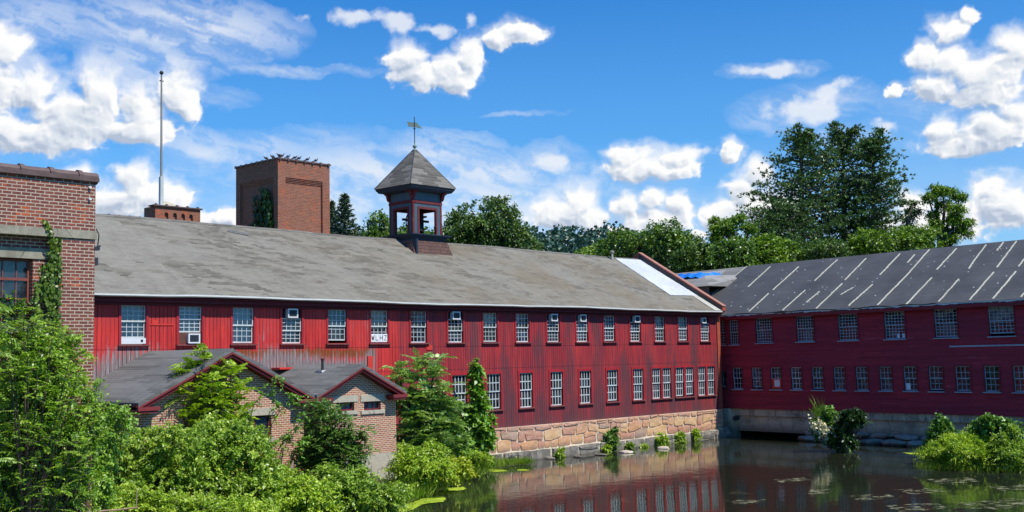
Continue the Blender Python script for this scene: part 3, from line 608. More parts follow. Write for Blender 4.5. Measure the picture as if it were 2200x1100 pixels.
# upper windows
B = dict(W='blind', G='blind_grey', C='cream', A='amber')
ups = [ # blinds, top_gap, bot_gap
 ([('full', .5, 1, 'blind'), ('full', 0, .5, 'blind')], 0, .24), ([('full', .3, 1, 'blind')], 0, .46), ([('full', 0, 1, 'blind')], 0, 0), ([('mid', .1, .75, 'blind_grey')], .42, 0), ([('full', .5, 1, 'blind_grey')], 0, 0),
 ([('full', .42, 1, 'cream')], 0, 0), ([('right', .0, .9, 'blind_grey')], 0, 0), ([('full', .35, .55, 'amber'), ('full', .0, .3, 'blind_grey')], .36, 0), ([('full', .5, 1, 'cream'), ('full', .05, .45, 'amber')], 0, 0), ([('left', .1, 1, 'blind'), ('right', .0, .4, 'blind')], 0, 0),
 ([('full', .1, .7, 'blind_grey')], .36, 0), ([('full', .1, .72, 'blind')], .36, 0), ([('left', 0, .9, 'blind'), ('right', 0, .6, 'blind_grey')], 0, 0), ([('mid', .3, .6, 'blind')], .36, 0), ([('full', .55, 1, 'cream'), ('full', .15, .4, 'amber')], 0, 0), ([('full', .0, 1, 'cream')], 0, 0), ([('full', .1, .7, 'cream')], .36, 0)]
for i, x in enumerate(up_x):
    bl, tg, bg_ = ups[i]
    o = make_window(mill, x+24, UZ-WZ, UW_, UH, 4, 3, 3, blinds=bl, top_gap=tg, bot_gap=bg_)
    if tg: MB().box(-UW_/2+.01, UW_/2-.01, .075, .095, UH-tg+.0, UH-.005).build('filler_panel', MT['dark'], o)
    if i == 1: MB().box(-UW_/2+.01, UW_/2-.01, .03, .05, .01, bg_).build('filler_panel', simple('brown_plywood', (.13, .055, .04), .8), o)
    if i == 0:
        MB().box(-UW_/2+.01, UW_/2-.01, -.02, .03, .02, bg_).build('filler_panel', MT['acwhite'], o)
        MB().tube([(.34, -.026, .13), (.34, -.018, .13)], .055, 14).build('vent_hole', MT['ink'], o)
# lower windows
for i, x in enumerate(lowx):
    make_window(mill, x+24, LZ-WZ, 1.0, LH, 4, 2, 2, blinds=[('right', .5, 1, 'amber')] if i in (2, 3) else ([('full', .5, .72, 'cream')] if i == 4 else [('left', 0, .45, 'blind_grey')] if i % 2 else [('right', .2, .9, 'blind_grey')]), cas=.12, mu=.045)
for i, (c, w2) in enumerate(dbl):
    make_window(mill, c+24, LZ-WZ, w2, LH, 4, 2, 2, cas=.085, mu=.040, blinds=[('full', 0, 1, 'blind_grey')] if i > 2 else [])
AC = [(1, -.02+.0, UZ+.03, 'white window air conditioner low in the second window from the brick building'), (3, -.02, UZ+UH-.40, 'white air conditioner at the top of the fourth window from the left'), (7, -.03, UZ+UH-.37, 'air conditioner above the window with amber boxes'),
      (10, .0, UZ+UH-.38, 'air conditioner in the left one of two neighbouring upper windows over the water'), (11, .0, UZ+UH-.38, 'air conditioner in the right one of two neighbouring upper windows over the water'),
      (13, .10, UZ+UH-.38, 'air conditioner set right of centre, fourth upper window from the corner'), (16, -.2, UZ+UH-.37, 'small air conditioner in the last upper window by the corner')]
for i, dx_, zz, lab in AC: air_conditioner(up_x[i]+dx_+(.12 if i == 1 else 0), zz, lab, w=.50 if i != 16 else .40, h=.37 if i != 16 else .33, y=-.12)
# the four letter sheets in the sixth window
t = empty('letter_sign', (up_x[5], .03, UZ+.05)); tag(t, 'white paper letters W L H Z standing in a mill window', 'sign')
MB().box(-.50, .50, 0, .006, 0, .36).build('sheet', MT['paper'], t)
def strokes(mb, segs, x, w_, z0, h_, y=-.006, th=.014):
    for (a, b, c, d) in segs:
        p0 = np.array([x+a*w_, y, z0+b*h_]); p1 = np.array([x+c*w_, y, z0+d*h_]); v_ = p1-p0; v_ /= np.linalg.norm(v_); nn = np.array([-v_[2], 0, v_[0]])*th
        mb.face([p0-nn, p1-nn, p1+nn, p0+nn])
LET = dict(W=[(0, 1, .25, 0), (.25, 0, .5, .8), (.5, .8, .75, 0), (.75, 0, 1, 1)], L=[(0, 1, 0, 0), (0, .04, .9, .04)], H=[(0, 0, 0, 1), (1, 0, 1, 1), (0, .5, 1, .5)], Z=[(0, .96, 1, .96), (1, .96, 0, .04), (0, .04, 1, .04)])
mb = MB()
for i, ch in enumerate('WLHZ'): strokes(mb, LET[ch], -.43+i*.25, .135, .07, .23)
for i in range(3): strokes(mb, [(0, 0, 0, 1)], -.255+i*.25, .1, .02, .32, th=.003)
mb.build('lettering', MT['ink'], t)
# stone foundation: irregular blocks standing proud of pale mortar
def stone_wall(x0, x1, z0, z1, y, rng, hmin, hmax, lmin, lmax, proud=.05, gap=.035, tilt=0):
    mb = MB(); z = z0
    while z < z1-.1:
        h = min(rng.uniform(hmin, hmax), z1-z)
        if z1-(z+h) < hmin*.6: h = z1-z
        x = x0+rng.uniform(-.3, 0)
        while x < x1:
            l = rng.uniform(lmin, lmax); a, b = max(x, x0), min(x+l, x1)
            if b-a > .12:
                sub = [(z, z+h)] if rng.random() > .22 else [(z, z+h*.5), (z+h*.5, z+h)]
                for (c, d) in sub:
                    g = gap*rng.uniform(.4, 1.4)/2; pr = proud*rng.uniform(.3, 1.5); k = []
                    n_ = 12; cx, cz = (a+b)/2, (c+d)/2; hw, hh = (b-a)/2-g, (d-c)/2-g
                    for q in range(n_):
                        an = 2*PI*(q+.5)/n_; ca, sa = math.cos(an), math.sin(an)
                        sc = 1/max(abs(ca), abs(sa)); sc = sc*(.93 if sc > 1.25 else .985)*rng.uniform(.93, 1.03)
                        k.append((cx+hw*ca*sc, cz+hh*sa*sc))
                    fr = [(u, y-pr*rng.uniform(.7, 1.1), v) for u, v in [((p_[0]-cx)*.96+cx, (p_[1]-cz)*.94+cz) for p_ in k]]
                    bk = [(u, y+.03, v) for u, v in k]
                    K = len(mb.v); wv_ = lambda p_: (float(p_[0]), float(p_[1]), float(p_[2]+min(1, max(0, (z1-p_[2])*3))*min(1, max(0, (p_[2]-z0)*3+.25))*(.10*math.sin(p_[0]*.9+z0)+.06*math.sin(p_[0]*2.7+p_[2]*3)))); mb.v += [wv_(p_) for p_ in bk+fr]+[wv_((cx, float(y-pr*1.25), cz))]
                    for q in range(n_):
                        j = (q+1) % n_; mb.f.append((K+q, K+j, K+n_+j, K+n_+q)); mb.mi.append(0); mb.f.append((K+n_+q, K+n_+j, K+2*n_)); mb.mi.append(0)
            x += l
        z += h
    return mb
rg = random.Random(5)
mb = stone_wall(-29, 0, -4.78, -3.54, -.02, rg, .34, .60, .35, 1.5, .045, .030)
part(mb, 'foundation', MT['stone'], mill)
mb = stone_wall(-29, .02, -5.5, -4.78, -.22, rg, .5, .7, .7, 1.9, .08, .02); part(mb, 'footing', MT['rock'], mill)
part(MB().box(-48, 0, 0, .4, -6, -3.54, 't').box(-29, 0, -.2, .0, -6, -4.8), 'mortar_bed', MT['mortar'], mill)
part(MB().box(-.005, .02, -.05, 12, -6, -3.54, ''), 'end_foundation', MT['rock'], mill)

# cupola / belfry on the ridge
cx, cy = -20.78, 5.95; hx, hy = 1.06, .95
cup = empty('cupola', np.array([cx, cy, 6.0])-MILL0, parent=mill)
def cpart(mb, name, mat, smooth=False):
    o = mb.build(name, mat, cup, smooth, (cx, cy, 6.0)); return o
z_skb, z_pl0, z_pl1, z_belt0, z_belt1, z_ev0, z_ev1 = 5.45, 6.42, 6.74, 8.44, 8.60, 9.10, 9.40
def frus(mb, x0, y0, z0, x1, y1, z1, cap=True):
    A = [(cx-x0, cy-y0, z0), (cx+x0, cy-y0, z0), (cx+x0, cy+y0, z0), (cx-x0, cy+y0, z0)]; Bq = [(cx-x1, cy-y1, z1), (cx+x1, cy-y1, z1), (cx+x1, cy+y1, z1), (cx-x1, cy+y1, z1)]
    for i in range(4):
        j = (i+1) % 4; mb.face([A[i], A[j], Bq[j], Bq[i]])
    if cap: mb.face(Bq); mb.face(A[::-1])
    return mb
cpart(frus(MB(), 1.50, 1.62, 5.2, 1.30, 1.10, z_pl0), 'skirt', MT['skirt'])
mb = MB(); 
for k, (e, za, zb) in enumerate([(.0, 0, .07), (.05, .07, .13), (.10, .13, .20), (.20, .20, .27), (.26, .27, .32)]): mb.box(cx-hx-.12-e, cx+hx+.12+e, cy-hy-.12-e, cy+hy+.12+e, z_pl0+za, z_pl0+zb)
mb.box(cx-1.31, cx-1.2, cy-1.5, cy+1.5, 5.3, z_pl0); cpart(mb, 'platform', MT['cup_dark'])
pw = .30
mb = MB()      # blue walls around the openings: piers and upper panel
for sx in (-1, 1):
    for sy in (-1, 1):
        X0, X1 = sorted((cx+sx*hx, cx+sx*(hx-.42))); Y0, Y1 = sorted((cy+sy*hy, cy+sy*(hy-.06))); mb.box(X0, X1, Y0, Y1, z_pl1, z_belt0)
        X0, X1 = sorted((cx+sx*hx, cx+sx*(hx-.06))); Y0, Y1 = sorted((cy+sy*(hy-.06), cy+sy*(hy-.38))); mb.box(X0, X1, Y0, Y1, z_pl1, z_belt0)
for s in (-1, 1):
    Y0, Y1 = sorted((cy+s*hy, cy+s*(hy-.06))); mb.box(cx-hx+.42, cx+hx-.42, Y0, Y1, 8.16, z_belt0); mb.box(cx-hx, cx+hx, Y0, Y1, z_belt1, z_ev0)
    X0, X1 = sorted((cx+s*hx, cx+s*(hx-.06))); mb.box(X0, X1, cy-hy+.38, cy+hy-.38, 8.16, z_belt0); mb.box(X0, X1, cy-hy+.06, cy+hy-.06, z_belt1, z_ev0)
cpart(mb, 'wall', MT['blue'])
for sx in (-1, 1):
    for sy in (-1, 1):
        a, b = cx+sx*(hx+.015), cy+sy*(hy+.015); mb = MB().box(min(a, a-sx*.13), max(a, a-sx*.13), min(b, b-sy*.13), max(b, b-sy*.13), z_pl1, z_ev0-.02)
        mb.prism([(b, z_ev0-.45), (b+sy*.10, z_ev0-.35), (b+sy*.16, z_ev0-.12), (b+sy*.34, z_ev0-.02), (b, z_ev0-.02)], 'x', a-.08 if sx < 0 else a-.10, a+.10 if sx < 0 else a+.08)
        mb.prism([(a, z_ev0-.45), (a+sx*.10, z_ev0-.35), (a+sx*.16, z_ev0-.12), (a+sx*.34, z_ev0-.02), (a, z_ev0-.02)], 'y', b-.09, b+.09)
        cpart(mb, 'post', MT['cup_red'])
mb = MB(); e = .035
for s in (-1, 1):
    Y0, Y1 = sorted((cy+s*(hy+e), cy+s*(hy-.02))); mb.box(cx-hx-e, cx+hx+e, Y0, Y1, z_belt0, z_belt1)
    X0, X1 = sorted((cx+s*(hx+e), cx+s*(hx-.02))); mb.box(X0, X1, cy-hy+.02, cy+hy-.02, z_belt0+.002, z_belt1-.002)
cpart(mb, 'belt', MT['cup_red'])
def ring(mb, x0, x1, z0, z1, wd, y0, y1, ax):
    def bx(a, b, c, d):
        if ax == 'y': mb.box(a, b, y0, y1, c, d)
        else: mb.box(y0, y1, a, b, c, d)
    bx(x0, x0+wd, z0, z1); bx(x1-wd, x1, z0, z1); bx(x0+wd, x1-wd, z1-wd, z1)
for s in (-1, 1):
    mb = MB(); ring(mb, cx-hx+.34, cx+hx-.34, z_pl1, 8.26, .12, *sorted((cy+s*(hy+.03), cy+s*(hy-.10))), 'y'); cpart(mb, 'opening_frame', MT['cup_red'])
    mb = MB(); ring(mb, cy-hy+.30, cy+hy-.30, z_pl1, 8.26, .12, *sorted((cx+s*(hx+.03), cx+s*(hx-.10))), 'x'); cpart(mb, 'opening_frame', MT['cup_red'])
ex, ey = 1.66, 1.46
mb = MB(); frus(mb, hx+.03, hy+.03, z_ev0-.06, ex-.16, ey-.16, z_ev0+.02); frus(mb, ex-.13, ey-.13, z_ev0+.02, ex-.08, ey-.08, z_ev0+.12); frus(mb, ex-.05, ey-.05, z_ev0+.12, ex, ey, z_ev1-.04)
cpart(mb, 'cornice', MT['cup_dark'])
cpart(frus(MB(), ex+.03, ey+.03, z_ev1-.04, .06, .06, 11.58), 'roof', MT['shingle_cup'])
mb = MB()
for sx in (-1, 1):
    for sy in (-1, 1): mb.tube([(cx+sx*(ex+.02), cy+sy*(ey+.02), z_ev1-.02), (cx+sx*.05, cy+sy*.05, 11.58)], .03, 5)
cpart(mb, 'hip_ridges', MT['metal_dark'])
cpart(MB().lathe((cx, cy, 11.5), [(.16, 0), (.13, .06), (.06, .12), (.05, .16), (.11, .22), (.12, .27), (.08, .33), (.03, .37), (.03, .42)], 14), 'finial', MT['copper'], True)
mb = MB().tube([(cx, cy, 11.8), (cx, cy, 13.42)], .024, 8).lathe((cx, cy, 12.70), [(.0, 0), (.06, .04), (.06, .08), (0, .12)], 10)
cpart(mb, 'vane_pole', MT['metal_dark'])
# vane: a slightly waved flag seen face on from the pond
fx = np.array([.78, -.62, 0]); mb = MB(); P_ = lambda u, z: np.array([cx, cy, 0])+fx*u+np.array([0, 0, z])
up_ = [(-.42, 13.18), (-.22, 13.12), (0, 13.12), (.14, 13.10), (.25, 12.94), (.44, 12.78)]; dn_ = [(.44, 12.76), (.25, 12.80), (.0, 12.84), (-.2, 12.86), (-.36, 12.88), (-.36, 12.98)]
mb.face([P_(u, z) for u, z in up_+dn_]); mb.face([P_(u, z)+np.array([.012, .012, 0]) for u, z in (up_+dn_)[::-1]]); cpart(mb, 'weathervane', MT['copper'])
# bell, wheel and frame
mb = MB().lathe((cx+.05, cy, 7.0), [(.40, 0), (.38, .05), (.27, .22), (.23, .42), (.17, .52), (.03, .58)], 18); cpart(mb, 'bell', MT['bell'], True)
mb = MB(); K = 24; R_ = .55
mb.tube([(cx-.22, cy-.0+R_*math.cos(2*PI*i/K), 7.62+R_*math.sin(2*PI*i/K)) for i in range(K+1)], .035, 6, False)
for i in range(3): an = PI*i/3; mb.tube([(cx-.22, cy+R_*math.cos(an), 7.62+R_*math.sin(an)), (cx-.22, cy-R_*math.cos(an), 7.62-R_*math.sin(an))], .02, 5)
cpart(mb, 'bell_wheel', MT['bell'])
mb = MB().box(cx-.95, cx+.95, cy-.06, cy+.06, 7.56, 7.68).box(cx-.06, cx+.06, cy-.85, cy+.85, 7.70, 7.80).box(cx-.5, cx-.36, cy-.1, cy+.1, z_pl1, 7.56).box(cx+.36, cx+.5, cy-.1, cy+.1, z_pl1, 7.56); cpart(mb, 'bell_frame', MT['bell'])

# ================================================================== right mill (local x runs toward the viewer's right along the wall, local y into the building)
TH = -.1444; RO = np.array([.79083, 0, 0]); RZR = math.atan2(-math.cos(TH), math.sin(TH))
rm = empty('mill_building', (RO[0], RO[1], WZ), RZR); tag(rm, 'dark red clapboard mill with black membrane roof and pale battens, standing over the water', 'building')
def rpart(mb, name, mat, label=None, smooth=False):
    o = mb.build(name, mat, rm, smooth, (0, 0, WZ)); 
    if label: o['label'] = label
    return o
def rw(s, d, z): return np.array([RO[0]+s*math.sin(TH)+d*math.cos(TH), -s*math.cos(TH)+d*math.sin(TH), z])
L0, L1 = -13.0, 32.0
upr = [(2.46, 3.74), (5.58, 6.84), (8.59, 9.91), (11.67, 12.97), (14.78, 16.12), (17.9, 19.29), (21.0, 22.3), (24.1, 25.4)]
lor = [(.44, 1.22), (2.0, 2.77), (3.48, 4.26), (5.03, 5.81), (6.57, 7.36), (8.12, 8.89), (9.64, 10.43), (11.2, 11.99), (12.74, 13.55), (14.28, 15.11), (15.86, 16.69), (17.48, 18.31), (19.06, 19.88), (20.6, 21.4), (22.2, 23.0)]
nar = [(.30, 1.05), (-1.0, -.06)]
holes = [(a, b, .62, 2.16) for a, b in upr]+[(a, b, -2.28, -.935) for a, b in lor]+[(a, b, .55, 2.12) for a, b in nar]+[(-1.0, -.12, -2.15, -1.15)]
mb = MB(); wall_holes(mb, L0, L1, -3.54, 2.50, holes, .16)
mb.face([(L1, 0, -3.54), (L1, 13, -3.54), (L1, 13, 2.45), (L1, 6.4, 6.0), (L1, 0, 2.45)]); mb.face([(L0, 13, -3.54), (L0, 0, -3.54), (L0, 0, 2.45), (L0, 6.4, 6.0), (L0, 13, 2.45)]); mb.face([(L1, 13, -3.54), (L0, 13, -3.54), (L0, 13, 2.45), (L1, 13, 2.45)])
rpart(mb, 'wall', MT['clap'])
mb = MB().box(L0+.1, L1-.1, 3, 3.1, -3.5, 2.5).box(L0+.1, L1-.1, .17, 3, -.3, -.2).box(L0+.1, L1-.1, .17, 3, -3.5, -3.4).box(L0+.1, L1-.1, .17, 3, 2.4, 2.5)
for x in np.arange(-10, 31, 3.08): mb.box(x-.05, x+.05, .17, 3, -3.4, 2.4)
rpart(mb, 'dark_backing', MT['dark'])  # added near-black closure, keeps light out behind the right mill's glass
RE, RRZ, RRD = 2.46, 6.14, 6.35; rs = (RRZ-RE)/(RRD+.35)
def rz_(d): return RE+(d+.35)*rs
VE = -3.25
mb = MB().prism([(-.35, RE), (RRD, RRZ), (RRD, RRZ-.1), (-.35, RE-.1)], 'x', VE, L1+.3).prism([(RRD, RRZ), (13.1, RE), (13.1, RE-.1), (RRD, RRZ-.1)], 'x', VE, L1+.3); rpart(mb, 'roof', MT['membrane'], 'black membrane roof')
mb = MB().prism([(-.35, RE-.03), (RRD, RRZ-.03), (RRD, RRZ-.12), (-.35, RE-.12)], 'x', L0-.3, VE).prism([(RRD, RRZ-.03), (13.1, RE-.03), (13.1, RE-.12), (RRD, RRZ-.12)], 'x', L0-.3, VE); rpart(mb, 'roof', MT['shingle_old'], 'old grey roof section behind the black membrane')
rpart(MB().prism([(-.36, RE+.004), (RRD, RRZ+.012), (RRD, RRZ-.05), (-.36, RE-.05)], 'x', VE-.07, VE-.002), 'verge_strip', MT['batten'])
strips = [(-0.9, 5.9, -0.7, 3.2), (1.8, 5.5, 1.9, 2.5), (4.5, 6.0, 4.6, 3.3), (6.8, 5.8, 7.0, 3.1), (9.1, 6.0, 9.3, 3.4), (10.3, 5.7, 10.4, 4.7), (11.0, 6.2, 11.3, 3.1), (11.3, 3.1, 11.4, -0.2), (12.9, 6.0, 13.0, 3.5), (14.7, 6.1, 14.9, 4.5), (14.9, 4.5, 15.1, 3.3), (15.7, 6.2, 15.8, 5.2), (16.5, 6.2, 16.8, 3.2), (18.0, 4.0, 18.1, 3.1), (1.9, 2.1, 2.0, -0.1), (4.7, 2.2, 4.7, -0.2), (6.0, 1.9, 5.9, 0.6), (7.1, 2.7, 7.2, -0.2), (8.3, 2.1, 7.9, 1.3), (9.5, 2.3, 9.4, -0.1), (13.2, 2.6, 13.3, -0.3), (15.1, 2.2, 15.2, -0.2), (16.9, 2.7, 17.0, -0.2), (18.2, 2.6, 18.3, -0.2), (19.8, 2.4, 19.8, -0.2), (20.6, 6, 20.7, 3.1), (22.6, 5.8, 22.7, 2.2), (24.5, 4.0, 24.6, -.1)]
for (s0, d0, s1, d1) in strips:
    wv = .042; mb = MB(); N = 7
    for k in range(N):
        f0, f1 = k/N, (k+1)/N; sa, sb = s0+(s1-s0)*f0, s0+(s1-s0)*f1; da, db = d0+(d1-d0)*f0, d0+(d1-d0)*f1-.012*(-1)
        ja, jb = random.uniform(-.02, .02), random.uniform(-.02, .02)
        top = [(sa-wv+ja, da, rz_(da)+.03), (sa+wv+ja, da, rz_(da)+.03), (sb+wv+jb, db, rz_(db)+.03), (sb-wv+jb, db, rz_(db)+.03)]
        bot = [(x_, y_, z_-.035) for x_, y_, z_ in top]
        mb.face(top[::-1]); 
        for i in range(4): j = (i+1) % 4; mb.face([bot[i], bot[j], top[j], top[i]][::-1])
    rpart(mb, 'batten', MT['batten'])
mb = MB(); rg2 = random.Random(3)
for k in range(110):
    s_, d_ = rg2.uniform(-2.8, 26), rg2.uniform(.2, 6.1); r_ = rg2.uniform(.02, .045)
    mb.face([(s_+r_*math.cos(a_)*1.2, d_+r_*math.sin(a_), rz_(d_+r_*math.sin(a_))+.016) for a_ in np.linspace(0, 2*PI, 8)[:-1]])
o_ = rpart(mb, 'cap_nails', MT['white']); o_['kind'] = 'stuff'
# ragged lower edge: torn pale strip, folds, fascia
mb = MB(); xs_ = np.arange(-3, 31, .35)
for a, b in zip(xs_[:-1], xs_[1:]):
    j0, j1 = random.uniform(.02, .09), random.uniform(.02, .09); mb.face([(a, -.365, RE-.02), (b, -.365, RE-.02), (b, -.37, RE-.02-j1), (a, -.37, RE-.02-j0)][::-1])
rpart(mb, 'torn_edge', MT['edge'])
mb = MB(); 
for (a, b) in [(1.0, 5.2), (4.2, 8.8), (9.6, 12.4), (12.8, 15.2)]: mb.tube([(a+(b-a)*t_, -.37-.02*math.sin(t_*9), RE+.03*math.sin(t_*7+a)+.01) for t_ in np.linspace(0, 1, 12)], [.012]+[.028]*10+[.012], 5)
rpart(mb, 'loose_edge_roll', MT['cable'])
rpart(MB().box(L0, L1, -.30, 0, RE-.20, RE-.12).box(L0, L1, -.34, -.28, RE-.30, RE-.11), 'eave_board', MT['trim_r'])
rpart(MB().box(15.6, 22.5, -.03, .0, .08, .16), 'cover_strip', MT['grey_sash'])
for i, (a, b) in enumerate(upr):
    make_window(rm, (a+b)/2, .62-WZ, b-a, 1.54, 6, 4, 4, sash='grey_sash', casing='trim_r', cas=.06, blinds=[('mid', .05, .5, 'blind_grey')] if i in (1, 4) else ([('full', .55, 1, 'blind_grey')] if i == 5 else []), sill='grey_sash', mu=.026)
for i, (a, b) in enumerate(lor):
    bl = [('left', 0, 1, 'blind_grey')] if i == 1 else []
    if i == 2: make_window(rm, (a+b)/2, -2.28-WZ, b-a, 1.345, 3, 2, 0, sash='grey_sash', casing='trim_r', cas=.06, bot_gap=.62, split=1.0, sill='grey_sash', mu=.028)
    else: make_window(rm, (a+b)/2, -2.28-WZ, b-a, 1.345, 3, 2, 2, sash='grey_sash' if i != 3 else 'white', casing='trim_r', cas=.06, blinds=bl, sill='grey_sash', mu=.028)
for a, b in nar: make_window(rm, (a+b)/2, .55-WZ, b-a, 1.57, 4, 4, 4, sash='grey_sash', casing='trim_r', cas=.05, sill='grey_sash')
make_window(rm, -.56, -2.15-WZ, .88, 1.0, 3, 2, 0, sash='grey_sash', casing='trim_r', cas=.05, split=1.0)
rpart(MB().box(3.5, 4.24, .03, .05, -2.27, -1.66), 'filler_panel', MT['redboard'])
# papers
def sheet(s, z, w_, h_, name, label, lines=True, mat='paper'):
    t = empty(name, rw(s, .02 if lines else .07, z), RZR); tag(t, label, 'notice' if lines else 'paper')
    MB().box(-w_/2, w_/2, 0, .008, 0, h_).build('sheet', MT[mat], t)
    if lines:
        mb = MB()
        for k in range(5): mb.box(-w_*.36, w_*.30, -.003, 0, h_*(.16+.16*k), h_*(.20+.16*k))
        mb.build('text_lines', simple('faded_print', (.55, .3, .3), .8), t)
    return t
sheet(3.92, -2.12, .38, .40, 'notice', 'white printed notice on the red panel filling half a lower window')
sheet(12.5, .66, .17, .24, 'paper_sheet', 'pale blue sheet low in a tall window, the left one of two', False, 'acwhite'); sheet(12.83, .66, .17, .24, 'paper_sheet', 'pale blue sheet low in a tall window, the right one of two', False, 'acwhite')
sheet(12.95, -2.22, .26, .36, 'paper_sheet', 'white sheet in the lower left corner of a ground-floor window', False)
# concrete base with the low tunnel mouth, pier and ledge
zt = -3.54; fb = MB()
fb.box(-1.4, 32, .12, .6, -3.95, zt, 't'); fb.box(.35, 32, .28, .6, -4.95, -3.95); fb.box(5.75, 32, .28, .6, -6, -4.95); fb.box(-1.4, .35, -.05, .6, -6, -3.952)
fb.box(-1.4, .12, -.12, .12, -4.4, zt-.004)
rpart(fb, 'foundation', MT['concrete'])
rpart(MB().box(.35, 5.75, 3, 3.2, -6, -4.9).box(.36, .40, .6, 3, -6, -4.9).box(5.7, 5.74, .6, 3, -6, -4.9).box(.3, 5.8, .6, 3.1, -4.96, -4.9), 'tunnel', MT['dark'])
mb = MB()
for k in range(16):
    a = -.5+k*2.05; mb.box(a, a+.02, .108, .125, -3.95, zt-.01)
rpart(mb, 'expansion_joints', MT['rubber'])
rpart(MB().tube([(.55, .2, -4.15), (.55, -.15, -4.15)], .14, 12), 'drain_pipe', MT['rubber'])
# grey-roofed dormer under a blue tarp on the old roof section
def aRR(px, py, d): # hit plane parallel to the right wall at inward distance d
    n_ = np.array([math.cos(TH), math.sin(TH), 0]); dd = ray(px, py); t_ = ((RO+n_*d-CAMP)@n_)/(dd@n_); P = CAMP+dd*t_; q = P-RO; return np.array([q@np.array([math.sin(TH), -math.cos(TH), 0]), d, P[2]])
d0, d1 = 1.6, 5.6
e0 = aRR(1522, 614, d0); e1 = aRR(1440, 609, d0); r0 = aRR(1513, 592, 3.6); zr_ = r0[2]
mb = MB(); A_, B_ = e1[0], e0[0]; A_ -= 2.5
mb.face([(A_, d0, e0[2]), (B_, d0, e0[2]), (r0[0], 3.6, zr_), (A_, 3.6, zr_)]); mb.face([(A_, 3.6, zr_), (r0[0], 3.6, zr_), (B_, 6.2, zr_), (A_, 6.2, zr_)]); mb.face([(B_, d0, e0[2]), (B_, 6.2, e0[2]), (B_, 6.2, zr_), (r0[0], 3.6, zr_)]); mb.face([(A_, d0, e0[2]-.02), (A_, 6.2, e0[2]-.02), (B_, 6.2, e0[2]-.02), (B_, d0, e0[2]-.02)])
mb.face([(A_, d0+.4, e0[2]-.9), (B_-.3, d0+.4, e0[2]-.9), (B_-.3, d0+.4, e0[2]-.03), (A_, d0+.4, e0[2]-.03)])
rpart(mb, 'dormer', MT['shingle_old'])
mb = MB(); NX, NY = 16, 8; tz = zr_+.05
for i in range(NX):
    for j in range(NY):
        q = []
        for (a, b) in ((i, j), (i+1, j), (i+1, j+1), (i, j+1)):
            x_ = A_+(r0[0]+.1-A_)*a/NX; y_ = 3.15+3.0*b/NY; zz = tz+(.16 if b > 0 else -.16)+.07*math.sin(a*1.9+b)+.05*math.sin(b*2.3+a*.7)-(.25 if a == NX else 0); q.append((x_, y_, zz))
        mb.face(q)
o = mb.build('tarp', MT['tarp'], None, True); o.location = (RO[0], RO[1], 0); o.rotation_euler = (0, 0, RZR); tag(o, 'crumpled bright blue tarp over the grey dormer roof', 'tarp')

